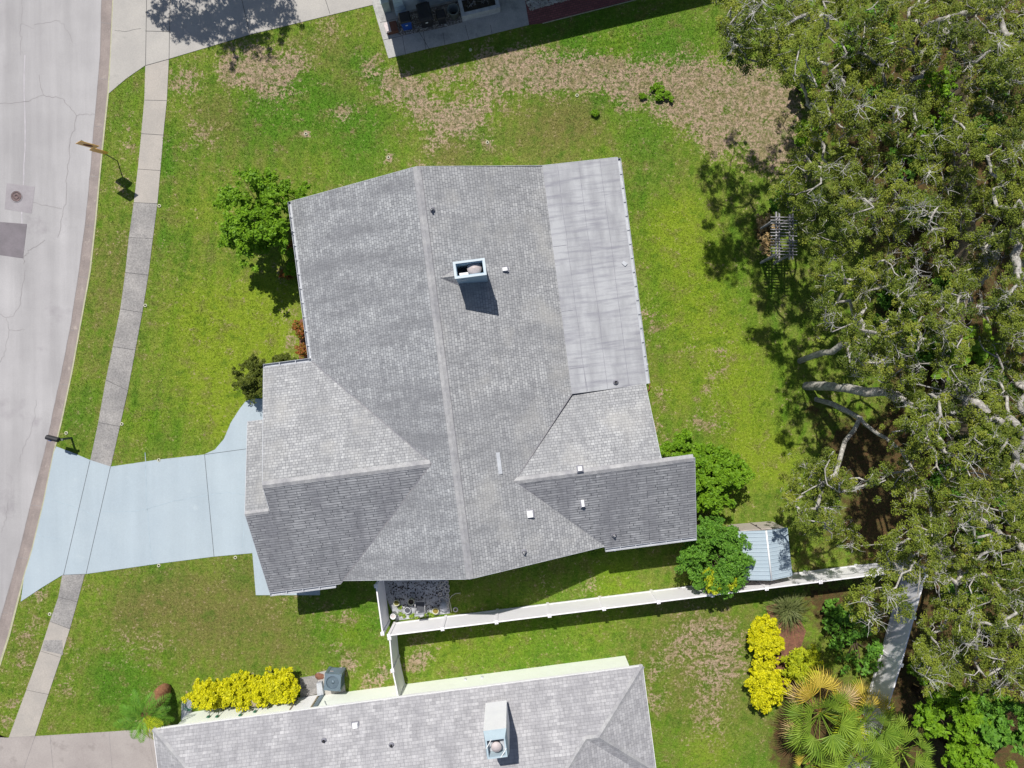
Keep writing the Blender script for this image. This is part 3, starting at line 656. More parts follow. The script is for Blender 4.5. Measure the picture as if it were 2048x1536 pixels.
for a, b in ((L(*vW), L(aw, 2.24, ZE)), (L(*vW), L(*vWe)), (L(*eR), L(ae, b_val, zae)), (L(*eR), L(3.3, -8.05, 2.7))):
    vl.strip([a+Vector((0, 0, .006)), b+Vector((0, 0, .012))], .045, 0)
for a, b in ((L(ar+.175, bn-.1, zr-.05), L(ar+.175, -6.4, zr-.05)),): vl.strip([a, b], .02, 0)  # dark ribbon paints the shade along the east side of the ridge cap
bsplit(vl, 'valley_and_ridge_shade', pmat('dark_valley_and_ridge_shade', (.19, .19, .22), (.26, .25, .26), 3, 20), h1)
wl = MB()
wallbox(wl, [L(aw+.5, bn-.45), L(5.6, bn-.45), L(5.6, -7.6), L(-8.9, -7.6), L(-8.9, 1.8), L(aw+.5, 1.8)], 2.62)
wallbox(wl, [L(-11.1, 1.8), L(-8.8, 1.8), L(-8.8, -7.7), L(-11.9, -7.7), L(-11.9, -.5), L(-11.1, -.5)], 2.61)
wallbox(wl, [L(5.5, -5), L(7.3, -5), L(7.3, -7.7), L(5.5, -7.7)], 2.6)
wl.face([L(ar+5.4, bn-.45, 2.6), L(ar, bn-.45, zr-.17), L(ar-5.6, bn-.45, 2.6)]); wl.face([L(ar-5.2, bs+.35, 2.6), L(ar, bs+.35, zr-.17), L(ar+5.2, bs+.35, 2.6)])
wl.face([L(-11.1, 1.8, 2.6), L(-11.1, -2.95, 4.8), L(-11.1, -7.7, 2.6)]); wl.face([L(-12.0, -.6, 2.6), L(-12.0, -4.15, 4.25), L(-12.0, -7.7, 2.6)]); wl.face([L(5.7, -1, 2.6), L(5.7, -4.25, 4.2), L(7.3, -4.25, 4.2), L(7.3, -7.9, 2.6)])
wl.build('wall', M['stucco'], h1)
gd = MB(); gd.box(L(-11.93, -4.2, 1.1), (.06, 4.9, 2.2), TH); gd.build('garage_door', M['white'], h1)
for (a, b, w, rot) in ((5.62, 3.2, 1.8, 0), (5.62, 7.2, 1.4, 0), (-8.58, 6, 1.5, 0)):
    wn = MB(); wn.box(L(a, b, 1.5), (.07, w, 1.1), TH); wo_ = wn.build('window', M['white'], h1)
    g_ = MB(); g_.box(L(a+(.04 if a > 0 else -.04), b, 1.5), (.03, w-.16, .94), TH); g_.build('pane', M['glass'], wo_)
gutter('gutter', L(aw, bn, ZE), L(aw, 2.35, ZE), h1, 1); gutter('gutter', L(-11.31, 2.24, ZE), L(aw, 2.24, ZE), h1, -1)
gutter('gutter', L(6.17, bn, zf1), L(6.17, b_val, zf1), h1, -1); gutter('gutter', L(3.3, -8.12, 2.67), L(7.56, -8.12, 2.67), h1, 1); gutter('gutter', L(-12.36, -8.15, ZE), L(-9.3, -8.15, ZE), h1, 1)
# make sure gutters sit outside: side sign chosen per direction
def downspout(a, b, zt, parent):
    m = MB(); m.tube([L(a, b, zt), L(a, b, .1)], .04, 6); m.build('downspout', M['white'], parent)
downspout(3.75, -8.3, 2.55, h1); downspout(6.33, .1, 2.7, h1); downspout(-9.1, 2.45, 2.6, h1)
st = MB(); st.box(L(-1.0, -3.35, zmain(-1.0)+.03)+Vector((0, 0, 0)), (.17, .95, .012), TH, 0); st.build('roof_patch', M['gutter_w'], h1)
# chimney chase of the central house
def chase(parent, a0, a1, b0, b1, zb, zt, t=.085):
    m = MB()
    for (x0, x1, y0, y1) in ((a0, a1, b0, b0+t), (a0, a1, b1-t, b1), (a0, a0+t, b0+t, b1-t), (a1-t, a1, b0+t, b1-t)):
        m.quadbox([L(x0, y0, zb), L(x1, y0, zb), L(x1, y1, zb), L(x0, y1, zb), L(x0, y0, zt), L(x1, y0, zt), L(x1, y1, zt), L(x0, y1, zt)])
    return m
def childof(o, p):   # parent set in build uses p.location; fix for nested empties
    return o
zt1 = 6.5
m = chase(h1, -1.74, -.48, 4.6, 5.24, 3.9, zt1); o = m.build('chimney_wall', M['blue_trim'], h1)
m = MB()
for (x0, x1, y0, y1) in ((-1.77, -.45, 4.57, 4.66), (-1.77, -.45, 5.18, 5.27), (-1.77, -1.67, 4.66, 5.18), (-.55, -.45, 4.66, 5.18)):
    m.quadbox([L(x0, y0, zt1), L(x1, y0, zt1), L(x1, y1, zt1), L(x0, y1, zt1), L(x0, y0, zt1+.04), L(x1, y0, zt1+.04), L(x1, y1, zt1+.04), L(x0, y1, zt1+.04)])
m.build('chimney_rim', M['gutter_w'] if 0 else pmat('pale_rim_paint', (.58,.66,.71), (.52,.60,.66), 2, 16, .06), o)
m = MB(); m.quadbox([L(-1.65, 4.69, 5.5), L(-.57, 4.69, 5.5), L(-.57, 5.15, 5.5), L(-1.65, 5.15, 5.5), L(-1.65, 4.69, 5.6), L(-.57, 4.69, 5.6), L(-.57, 5.15, 5.6), L(-1.65, 5.15, 5.6)]); m.build('chimney_floor', M['ac_dark'], o)
m = MB(); m.quadbox([L(-1.58, 4.69, 6.05), L(-1.2, 4.69, 6.05), L(-1.2, 4.85, 6.05), L(-1.58, 4.85, 6.05), L(-1.58, 4.69, 6.09), L(-1.2, 4.69, 6.09), L(-1.2, 4.85, 6.09), L(-1.58, 4.85, 6.09)]); m.build('ledge', M['white'], o)
m = MB(); m.lathe(L(-.93, 4.94, 5.6), [(.13, 0), (.13, .62)], 20); m.build('flue', M['steel'], o)
m = MB(); m.lathe(L(-.93, 4.94, 6.2), [(.30, 0), (.30, .03), (.17, .10), (.04, .17), (0, .18)], 28); m.tube([L(-.93, 4.94, 6.38), L(-1.0, 4.68, 6.24)], .006, 4); m.build('flue_cap', M['pinkdome'], o)
m = MB(); m.box(L(-1.42, 4.565, 5.95), (.33, .02, .05), TH); m.box(L(-.55, 4.565, 6.2), (.04, .02, .04), TH); bsplit(m, 'louvre', M['white'], o)
m = MB(); zc = zmain(-1.75)
m.roof([L(-2.42, 4.9, zmain(-2.42)+.02), L(-1.74, 4.6, zmain(-1.74)+.02), L(-1.74, 4.9, zc+.30)]); m.roof([L(-2.42, 4.9, zmain(-2.42)+.02), L(-1.74, 4.9, zc+.30), L(-1.74, 5.3, zmain(-1.74)+.02)])
m.build('cricket', M['shingle_warm'], o)
m = MB(); m.strip([L(-1.72, 4.55, zmain(-1.74)+.03), L(-2.44, 4.9, zmain(-2.44)+.03), L(-1.72, 5.34, zmain(-1.74)+.03)], .03); m.build('flashing', M['seam'], o)
def pipe_vent(a, b, z, parent, r=.045, h=.3, th=TH, black=False):
    m = MB(); m.lathe(L(a, b, z-.05), [(.13, .04), (.13, .07), (.07, .1), (.07, .13)], 14); o = m.build('pipe_vent', M['seam'], parent)
    m = MB(); m.lathe(L(a, b, z-.05), [(r, 0), (r, h), (r*.62, h), (r*.62, h-.1)], 14); m.build('pipe', M['black'] if black else M['steel'], o)
def box_vent(a, b, z, parent, w, d, h=.16, tilt=0., shroud=True):
    m = MB(); m.box(L(a, b, z+.02), (w+.07, d+.07, .03), TH); o = m.build('roof_vent', M['seam'], parent)
    m = MB(); x, y = w/2, d/2
    P = [L(a-x, b-y, z), L(a+x, b-y, z), L(a+x, b+y, z), L(a-x, b+y, z), L(a-x*.8, b-y*.8, z+h), L(a+x*.8, b-y*.8, z+h), L(a+x*.8, b+y*.8, z+h), L(a-x*.8, b+y*.8, z+h)]
    m.quadbox(P); m.build('hood', M['white'], o)
def loc_of(px, py, z):
    p = W(px, py, z); c, s = math.cos(TH), math.sin(TH); return p.x*c+p.y*s, -p.x*s+p.y*c
def on_main(px, py):
    z = 4.
    for _ in range(6): a, b = loc_of(px, py, z); z = zmain(a)
    return a, b, z
a, b, z = on_main(864, 420); pipe_vent(a, b, z, h1)
a, b, z = on_main(1010, 539); box_vent(a, b, z, h1, .26, .18)
a, b, z = on_main(1060, 1028); box_vent(a, b, z, h1, .30, .32)
a, b, z = on_main(1048, 1104); pipe_vent(a, b, z, h1)
def on_es(px, py):
    z = 3.5
    for _ in range(6): a, b = loc_of(px, py, z); z = 4.35-S*(-4.25-b)
    return a, b, z
a, b, z = on_es(1165, 1006); box_vent(a, b, z, h1, .15, .34, .2)
a, b, z = on_es(1228, 1070); pipe_vent(a, b, z, h1)
a, b, z = on_es(1160, 942); box_vent(a, b+.12, z+.1, h1, .22, .22, .1)
a, b = loc_of(1232, 769, 2.9); pipe_vent(a, b+.1, 2.9, h1, .03, .16, black=True)
a, b = loc_of(1249, 527, 2.85); m = MB(); m.box(L(a, b, zfl(a)+.03), (.16, .22, .04), TH+.7); m.build('roof_box', M['gutter_w'], h1)

# neighbouring house at the bottom of the photo
h2 = empty('house', L(-7.4, -21, 0), 'neighbouring mint white house with lilac grey hip roof at the bottom edge', 'house')
Z2 = 2.6; bA = -13.75; w0, e0 = -18.6, 4.33; half = 7.23; bR = bA-half; zR = Z2+S*half; eM = 3.73
P1 = (1.24, -16.24, 3.68); P2 = (1.83, -16.24, 3.68)
def Z2n(b): return Z2+S*(bA-b)
apexE = (eM-half, bR, zR); apexW = (w0+half, bR, zR)
f2n = [[L(w0, bA, Z2), L(e0, bA, Z2), L(*P2), L(*P1), L(*apexE), L(*apexW)]]
f2e = [[L(e0, bA, Z2), L(e0, -18.73, Z2), L(*P2)]]
f2s = [[L(*P2), L(e0, -18.73, Z2), L(eM, -18.73, Z2), L(*P1)]]
f2m = [[L(*P1), L(eM, -18.73, Z2), L(eM, bA-2*half, Z2), L(*apexE)]]
f2w = [[L(w0, bA, Z2), L(*apexW), L(w0, bA-2*half, Z2)]]
f2b = [[L(*apexW), L(*apexE), L(eM, bA-2*half, Z2), L(w0, bA-2*half, Z2)]]
for f in (f2n, f2e, f2s, f2m, f2w, f2b): roofpart('roof', f, M['shingle2'], h2)
fa = MB(); edge(L(e0, bA, Z2), L(w0, bA, Z2)); edge(L(w0, bA, Z2), L(w0, bA-2*half, Z2)); edge(L(w0, bA-2*half, Z2), L(eM, bA-2*half, Z2)); edge(L(eM, bA-2*half, Z2), L(eM, -18.73, Z2)); edge(L(eM, -18.73, Z2), L(e0, -18.73, Z2)); edge(L(e0, -18.73, Z2), L(e0, bA, Z2)); fa.build('fascia', M['white'], h2)
sf = MB(); sf.face([L(w0, bA, Z2-.155), L(e0, bA, Z2-.155), L(e0, bA-2*half, Z2-.155), L(w0, bA-2*half, Z2-.155)]); sf.build('soffit', M['white'], h2)
for a, b in ((L(e0, bA, Z2), L(*P2)), (L(*P1), L(*P2)), (L(*P2), L(e0, -18.73, Z2)), (L(*P1), L(*apexE)), (L(w0, bA, Z2), L(*apexW)), (L(*apexE), L(*apexW))): cp = MB(); capstrip(cp, a, b, .13, .02); cp.build('ridge_cap', M['cap'], h2)
wl = MB(); wallbox(wl, [L(-18.1, -14.2), L(3.86, -14.2), L(3.86, -18.3), L(3.3, -18.3), L(3.3, -27.7), L(-18.1, -27.7)], 2.46); wl.build('wall', M['mint'], h2)
# side door, window, line set
def wall2_a(px, py, z=0.): return loc_of(px, py, z)[0]
a0, a1 = wall2_a(599, 1393), wall2_a(636, 1388)
m = MB(); m.box(L((a0+a1)/2, -14.18, 1.05), (a1-a0, .06, 2.06), TH); d = m.build('door', M['white'], h2)
m = MB()
for x in (a0-.05, a1+.05): m.box(L(x, -14.17, 1.07), (.05, .1, 2.14), TH)
m.box(L((a0+a1)/2, -14.17, 2.13), (a1-a0+.15, .1, .05), TH); bsplit(m, 'door_frame', M['signback'], d)
m = MB(); m.lathe(L(a0+.09, -14.1, .98), [(.035, 0), (.045, .03), (.03, .07), (0, .075)], 10); m.build('handle', M['ac_dark'], d)
m = MB(); m.box(L((a0+a1)/2+.05, -14.14, 1.75), (.5, .04, .12), TH); m.build('lite', M['ac_dark'], d)
a2 = wall2_a(838, 1364); m = MB(); m.box(L(a2+.2, -14.18, 1.75), (1.5, .06, .75), TH); wn = m.build('window', M['white'], h2)
m = MB(); m.box(L(a2+.2, -14.145, 1.75), (1.36, .02, .6), TH); m.build('pane', pmat('pale_blind', (.62,.66,.62), None, 3, 20), wn)
for px, py in ((932, 1352), (965, 1348)):
    aa = wall2_a(px, py); m = MB(); m.box(L(aa, -14.16, .45), (.1, .08, .1), TH); m.build('outlet', M['gutter_w'], h2)
a3 = wall2_a(646, 1386); m = MB(); m.box(L(a3, -14.15, 1.15), (.16, .1, 2.1), TH); m.build('line_set_cover', M['ac'], h2)
m = MB(); m.tube([L(a3+.3, -14.14, .9), L(a3+.45, -14.13, 1.3), L(a3+.62, -14.13, 1.6), L(a3+.62, -14.15, 2.3)], .012, 5); m.build('cable', M['gutter_w'], h2)
def on_h2(px, py):
    z = 4.
    for _ in range(6): a, b = loc_of(px, py, z); z = Z2n(b)
    return a, b, z
a, b, z = on_h2(711, 1450); box_vent(a, b, z, h2, .28, .26, .14)
a, b, z = on_h2(648, 1481); pipe_vent(a, b, z, h2, .035, .22, black=True); a, b, z = on_h2(783, 1490); pipe_vent(a, b, z, h2, .035, .22, black=True)
# its chimney: tall white box, tapering blue top band, open top with round cap
def h2p(px, py, z): a, b = loc_of(px, py, z); return a, b
zb2, zt2, zr2 = 3.3, 5.95, 6.35
aW, bN = h2p(966.5, 1462, zt2); aE, _ = h2p(1012.5, 1457, zt2); bS = bN-1.02
m = MB(); P = [L(aW, bS, zb2), L(aE, bS, zb2), L(aE, bN, zb2), L(aW, bN, zb2)]; Q = [L(aW, bS, zt2), L(aE, bS, zt2), L(aE, bN, zt2), L(aW, bN, zt2)]
for i in range(4): j = (i+1) % 4; m.face([P[i], P[j], Q[j], Q[i]], 0)
o = m.build('chimney_wall', M['white'], h2); tag(o, 'tall white chimney chase with an open pale blue top')
m = MB(); k = .07; T = [L(aW+k, bS+k*.3, zr2), L(aE-k, bS+k*.3, zr2), L(aE-k, bN-.18, zr2), L(aW+k, bN-.18, zr2)]
for i in range(4): j = (i+1) % 4; m.face([Q[i], Q[j], T[j], T[i]], 0)
I = [L(aW+k+.06, bS+.09, zr2), L(aE-k-.06, bS+.09, zr2), L(aE-k-.06, bN-.24, zr2), L(aW+k+.06, bN-.24, zr2)]
J = [Vector((p.x, p.y, zr2-.6)) for p in I]
for i in range(4): j = (i+1) % 4; m.face([T[i], T[j], I[j], I[i]], 0); m.face([I[i], I[j], J[j], J[i]], 0)
m.build('chimney_hood', M['blue_light'], o)
m = MB(); m.face(J); m.build('chimney_floor', M['ac_dark'], o)
cc = (aW+aE)/2; bc = (bS+bN)/2-.08
m = MB(); m.quadbox([L(cc-.36, bc-.32, zr2-.5), L(cc+.36, bc-.32, zr2-.5), L(cc+.36, bc+.18, zr2-.5), L(cc-.36, bc+.18, zr2-.5), L(cc-.36, bc-.32, zr2-.45), L(cc+.36, bc-.32, zr2-.45), L(cc+.36, bc+.18, zr2-.45), L(cc-.36, bc+.18, zr2-.45)]); m.build('ledge', M['gutter_w'], o)
m = MB(); m.lathe(L(cc, bc, zr2-.45), [(.16, 0), (.16, .3), (.215, .3), (.215, .36), (0, .375)], 26); m.build('flue_cap', M['pinkdome'], o)
m = MB()
for a_, b_ in (((aW+k, bN-.55), (aW+.33, bN-.2)), ((aE-k, bS+.38), (aE-.34, bS+.04))): m.tube([L(a_[0], a_[1], zr2+.01), L(b_[0], b_[1], zr2+.01)], .018, 4)
bsplit(m, 'corner_brace', M['white'], o)

# house at the top edge: shaded side wall, its roof lies outside the frame
TH3 = R(13.4)
def L3(a, b, z=0.): return L(a, b, z, TH3)
def loc3(px, py, z=0.):
    p = W(px, py, z); c, s = math.cos(TH3), math.sin(TH3); return p.x*c+p.y*s, -p.x*s+p.y*c
a3w, b3 = loc3(797, 27)
h3 = empty('house', L3(a3w+8, b3+5, 0), 'house at the top edge with a shaded pale side wall above the bins', 'house')
ew, eb = loc3(744, -20, 3.7)
m = MB(); wallbox(m, [L3(a3w, b3), L3(a3w+21, b3), L3(a3w+21, b3+11), L3(a3w, b3+11)], 3.55); m.build('wall', M['stucco'], h3)
m = MB(); F3 = [[L3(ew, eb, 3.7), L3(ew+22.5, eb, 3.7), L3(ew+16.5, eb+6, 6.2), L3(ew+6, eb+6, 6.2)], [L3(ew, eb, 3.7), L3(ew+6, eb+6, 6.2), L3(ew, eb+12, 3.7)], [L3(ew, eb+12, 3.7), L3(ew+6, eb+6, 6.2), L3(ew+16.5, eb+6, 6.2), L3(ew+22.5, eb+12, 3.7)], [L3(ew+22.5, eb, 3.7), L3(ew+22.5, eb+12, 3.7), L3(ew+16.5, eb+6, 6.2)]]
for f in F3: m.roof(f)
m.build('roof', M['shingle2'], h3)
fa = MB(); fascia(fa, boundary(F3)); fa.build('fascia', M['white'], h3)
m = MB(); soffit(m, [[L3(ew, eb, 3.7), L3(ew+22.5, eb, 3.7), L3(ew+22.5, eb+12, 3.7), L3(ew, eb+12, 3.7)]]); m.build('soffit', M['white'], h3)
m = MB()   # lapped corner boards at the wall end
for k in range(4):
    a_, b_ = loc3(801-k*2.5, 21-k*7.5, .5+k*.28); m.box(L3(a_, b_-.0, .35+k*.3), (.55-.04*k, .10, .2), TH3, 0, Matrix.Rotation(TH3, 3, 'Z') @ Matrix.Rotation(-.5, 3, 'X'))
m.build('lap_siding', M['blue_light'], h3)
gp = empty('gate_panel', W(775, 24, 0), 'pale grey green privacy panel at the walk corner beside the top wall', 'panel')
m = MB(); a_, b_ = loc3(775, 25); m.box(L3(a_+.02, b_+.45, .95), (.42, 1.0, .06), TH3); m.box(L3(a_+.02, b_+.45, .45), (.36, .94, .9), TH3); m.build('panel', pmat('grey_green_panel', (.42,.50,.50), None, 3, 20), gp)

# ---------------------------------------------------------------- fences
def fence(name, pts_top, ztop, label, postside=1, mat='vinyl', n_posts=None, extra_last=True, postw=.13, panel_t=.045):
    P = [W(x, y, ztop) for x, y in pts_top]
    r = empty(name, (P[0].x, P[0].y, 0), label, 'fence')
    for i in range(len(P)-1):
        a, b = P[i], P[i+1]; d = (b-a); d.z = 0; ang = math.atan2(d.y, d.x); mid = (a+b)/2; ln = d.length-postw
        m = MB(); m.box((mid.x, mid.y, (ztop-.12)/2+.03), (ln, panel_t*.55, ztop-.2), ang)
        m.build('panel', M[mat], r)
        m = MB(); m.box((mid.x, mid.y, ztop-.08), (ln, panel_t*1.3, .13), ang); m.box((mid.x, mid.y, .12), (ln, panel_t*1.3, .14), ang); bsplit(m, 'rail', M[mat], r)
    for i, a in enumerate(P):
        d = P[min(i+1, len(P)-1)]-P[max(i-1, 0)]; ang = math.atan2(d.y, d.x)
        m = MB(); m.box((a.x, a.y, ztop/2), (postw, postw, ztop), ang); p_ = m.build('post', M[mat], r)
        m = MB(); m.box((a.x, a.y, ztop+.02), (postw+.04, postw+.04, .04), ang)
        w2 = postw/2; Q_ = Matrix.Translation((a.x, a.y, ztop+.04)) @ Matrix.Rotation(ang, 4, 'Z')
        base = [Q_ @ Vector((x, y, 0)) for x, y in ((-w2, -w2), (w2, -w2), (w2, w2), (-w2, w2))]; tip = Q_ @ Vector((0, 0, .045))
        for q in range(4): m.face([base[q], base[(q+1) % 4], tip])
        m.build('post_cap', M[mat], p_)
    return r
FZ = 1.86
def along(p, q, xs): return [(x, p[1]+(q[1]-p[1])*(x-p[0])/(q[0]-p[0])) for x in xs]
fence('vinyl_fence', along((778,1271),(1533,1177), [778,885,993,1099,1208,1317,1425,1533,1641,1748])+[(1852,1140)], FZ, 'long white vinyl fence running behind the central house to the oaks')
fence('vinyl_fence', [(752,1172),(765,1267)], FZ, 'short white vinyl gate section left of the pebble patio')
fence('vinyl_fence', [(779,1276),(785,1341),(798,1402)], FZ, 'short white vinyl fence between the long fence and the mint wall')
fence('vinyl_fence', [(1852,1150),(1828,1235),(1802,1330),(1776,1415),(1750,1500),(1725,1580)], FZ, 'white vinyl fence in dappled shade beyond the fan palms')
m = MB(); A_, B_ = W(1956,-200,1.9), W(1930,900,1.7)
pf = empty('wooden_fence', (A_.x, A_.y, 0), 'weathered tan plank fence under the oak canopy', 'fence')
n = 90
for i in range(n):
    p = A_+(B_-A_)*(i+.5)/n; p.x += .25*math.sin(i*.15); m.box((p.x, p.y, .88+random.uniform(-.03, .03)), (.03, .27, 1.75), -R(2)+random.uniform(-.05, .05))
m.build('boards', M['plank'], pf)
m = MB()
for i in range(0, n+1, 9):
    p = A_+(B_-A_)*i/n; m.box((p.x-.09+.25*math.sin(i*.15), p.y, .9), (.09, .09, 1.8))
bsplit(m, 'post', M['plank'], pf)

# ---------------------------------------------------------------- foliage generators
def leaves(centers, radii, n, size, flat=.6, up=.5, shell=.35, aspect=.55):
    """leaf quads scattered through blobs; returns verts (4 per leaf) and tint"""
    C = np.asarray(centers, float); Rr = np.asarray(radii, float); k = np.repeat(np.arange(len(C)), n if np.ndim(n) == 0 else n); N = len(k)
    d = RNG.normal(size=(N, 3)); d /= np.linalg.norm(d, axis=1)[:, None]; r = RNG.random(N)**shell
    p = C[k]+d*(r*Rr[k])[:, None]*np.array([1, 1, flat])
    nrm = RNG.normal(size=(N, 3))*(1-up)+d*.4*up; nrm[:, 2] = np.abs(nrm[:, 2])+up; nrm /= np.linalg.norm(nrm, axis=1)[:, None]
    t = np.cross(nrm, RNG.normal(size=(N, 3))); t /= np.linalg.norm(t, axis=1)[:, None]+1e-9; b = np.cross(nrm, t)
    s = size*RNG.uniform(.6, 1.25, N)[:, None]
    V = np.stack([p-t*s, p-b*s*aspect, p+t*s, p+b*s*aspect], 1).reshape(-1, 3)
    tint = np.clip(RNG.random(N)*.75+RNG.random(len(C))[k]*.35, 0, 1)
    return V, tint
def blob_bush(name, label, cat, cx, cy, z, rx, ry, rz, mat, nblob=26, nleaf=420, size=.05, stem='stem', group=None, blob=.36, rot=0., up=.5, hollow=.55):
    """bush whose crown centre is seen at photo pixel (cx, cy), radii in metres"""
    c = W(cx, cy, z); root = empty(name, (c.x, c.y, 0), label, cat, group)
    C = []; Rr = []
    for i in range(nblob):
        d = RNG.normal(size=3); d /= np.linalg.norm(d); rr = RNG.uniform(hollow, 1)
        x, y = d[0]*rx*rr, d[1]*ry*rr
        C.append((c.x+x*math.cos(rot)-y*math.sin(rot), c.y+x*math.sin(rot)+y*math.cos(rot), max(.15, z+d[2]*rz*rr))); Rr.append(blob*RNG.uniform(.6, 1.15)*min(rx, ry))
    ns = 7; Cn = np.repeat(np.array(C), ns, 0); Rn = np.repeat(np.array(Rr), ns); dd = RNG.normal(size=Cn.shape); dd /= np.linalg.norm(dd, axis=1)[:, None]
    dd[:, 2] = np.abs(dd[:, 2])*.8; Cn = Cn+dd*(Rn*RNG.uniform(.5, 1.1, len(Rn)))[:, None]
    V, t = leaves(Cn, Rn*RNG.uniform(.28, .5, len(Rn)), max(8, int(nleaf*.62/ns)), size*1.35, up=up)
    V[:, 2] = np.maximum(V[:, 2], .02)
    tri_mesh('foliage', V, 4, M[mat], root, t)
    m = MB()
    for i in range(0, nblob, 2):
        q = Vector(C[i]); b = Vector((c.x+random.uniform(-.12, .12), c.y+random.uniform(-.12, .12), 0)); mid = (b*.5+q*.5)+Vector((random.uniform(-.1, .1), random.uniform(-.1, .1), .1))
        m.tube([b, mid, q], [.035, .022, .01], 5)
    m.build('stems', M[stem], root)
    return root

# --- oaks
def grow(root_pt, limbs, targets, jitter=.22):
    """skeleton: fixed limb polylines, then branches out to every leaf-cluster target"""
    P = [np.array(root_pt, float)]; par = [-1]
    def addpath(start, pts):
        i = start
        for p in pts: P.append(np.array(p, float)); par.append(i); i = len(P)-1
        return i
    for lb in limbs:
        A = np.array(P); d = np.linalg.norm(A-np.array(lb[0]), axis=1); i = int(d.argmin())
        pts = []; prev = np.array(lb[0], float) if d[i] > .3 else P[i]
        if d[i] > .3: pts.append(prev)
        for q in lb[1:]:
            q = np.array(q, float); n = max(2, int(np.linalg.norm(q-prev)/.6))
            for k in range(1, n+1): pts.append(prev+(q-prev)*k/n+RNG.normal(size=3)*.05)
            prev = q
        addpath(i, pts)
    T = np.array(targets); used = np.zeros(len(T), bool)
    best = np.full(len(T), 1e9); bi = np.zeros(len(T), int)
    def relax(lo):
        A = np.array(P[lo:])
        D = np.linalg.norm(T[:, None]-A[None]*[1, 1, 1], axis=2)+np.maximum(0, (A[None, :, 2]-T[:, None, 2]))*.8
        m_ = D.min(1); k = m_ < best; best[k] = m_[k]; bi[k] = D.argmin(1)[k]+lo
    relax(0)
    for _ in range(len(T)):
        j = int(np.where(used, 1e9, best).argmin()); used[j] = True; lo = len(P)
        a, q = P[bi[j]], T[j]; ln = np.linalg.norm(q-a); n = max(2, int(ln/.3)); off = RNG.normal(size=3)*ln*.14
        pts = [a+(q-a)*k/n+off*math.sin(math.pi*k/n)+(RNG.normal(size=3)*jitter*.35 if k < n else 0) for k in range(1, n+1)]
        addpath(int(bi[j]), pts); relax(lo)
    cnt = np.zeros(len(P)); ch = [[] for _ in P]
    for i in range(1, len(P)): ch[par[i]].append(i)
    for i in range(len(P)-1, 0, -1):
        if not ch[i]: cnt[i] = 1
        cnt[par[i]] += cnt[i]
    return P, par, ch, cnt
def skin(P, par, ch, cnt, r0=.018, ex=.47, rmax=.42, minr=.012):
    m = MB(); rad = lambda i: min(rmax, max(minr, r0*cnt[i]**ex))
    starts = [(0, None)]
    stack = [0]; done = set()
    def chain(i0, parent):
        path = [] if parent is None else [parent]; i = i0
        while True:
            path.append(i)
            if not ch[i]: break
            k = max(ch[i], key=lambda c: cnt[c])
            for c in ch[i]:
                if c != k: todo.append((c, i))
            i = k
        return path
    todo = [(0, None)]
    while todo:
        i0, pp = todo.pop(); pth = chain(i0, pp)
        rr = [rad(i) for i in pth]
        if pp is not None: rr[0] = rr[1]*1.1
        n = 10 if rr[0] > .12 else (6 if rr[0] > .04 else 4)
        if len(pth) > 1: m.tube([P[i] for i in pth], rr, n, caps=False)
    return m
def twigs(C, n_each, ln, r=.008, up=.25, seed_all=None):
    """fine bare twigs as thin 3-sided tubes, vectorised"""
    C = np.asarray(C); k = np.repeat(np.arange(len(C)), n_each); N = len(k)
    d = RNG.normal(size=(N, 3)); d[:, 2] = d[:, 2]*.6+up; d /= np.linalg.norm(d, axis=1)[:, None]
    L_ = ln*RNG.uniform(.4, 1.1, N); segs = 3; V = []
    p = C[k]+RNG.normal(size=(N, 3))*.06; rr = r
    for s in range(segs):
        d2 = d+RNG.normal(size=(N, 3))*.38; d2 /= np.linalg.norm(d2, axis=1)[:, None]
        q = p+d2*(L_/segs)[:, None]; r2 = rr*.72
        a = np.cross(d2, [0.1, .3, 1.]); a /= np.linalg.norm(a, axis=1)[:, None]+1e-9; b = np.cross(d2, a)
        rg = lambda c, w: [c+(a*math.cos(t)+b*math.sin(t))*w for t in (0, 2.1, 4.2)]
        A, B = rg(p, rr), rg(q, r2)
        for i in range(3): j = (i+1) % 3; V.append(np.stack([A[i], A[j], B[j], B[i]], 1))
        # a side twiglet
        e = d2+RNG.normal(size=(N, 3))*.8; e /= np.linalg.norm(e, axis=1)[:, None]; q2 = p+e*(L_*.28)[:, None]
        V.append(np.stack([p+a*rr*.7, p-a*rr*.7, q2-a*rr*.4, q2+a*rr*.4], 1))
        p, d, rr = q, d2, r2
    return np.concatenate(V, 0).reshape(-1, 3)
CAN = [(1430,-60),(1440,60),(1470,120),(1530,125),(1575,160),(1600,230),(1612,290),(1560,330),(1560,400),(1590,440),(1610,520),(1650,580),(1640,640),(1600,640),(1605,690),(1690,720),(1700,800),(1640,840),(1660,880),(1570,960),(1560,1010),(1610,1060),(1640,1090),(1700,1120),(1700,1180),(1640,1190),(1700,1230),(1790,1240),(1850,1200),(1855,1270),(1820,1330),(1870,1370),(1930,1380),(2000,1385),(2100,1400),(2250,1400),(2250,-60)]
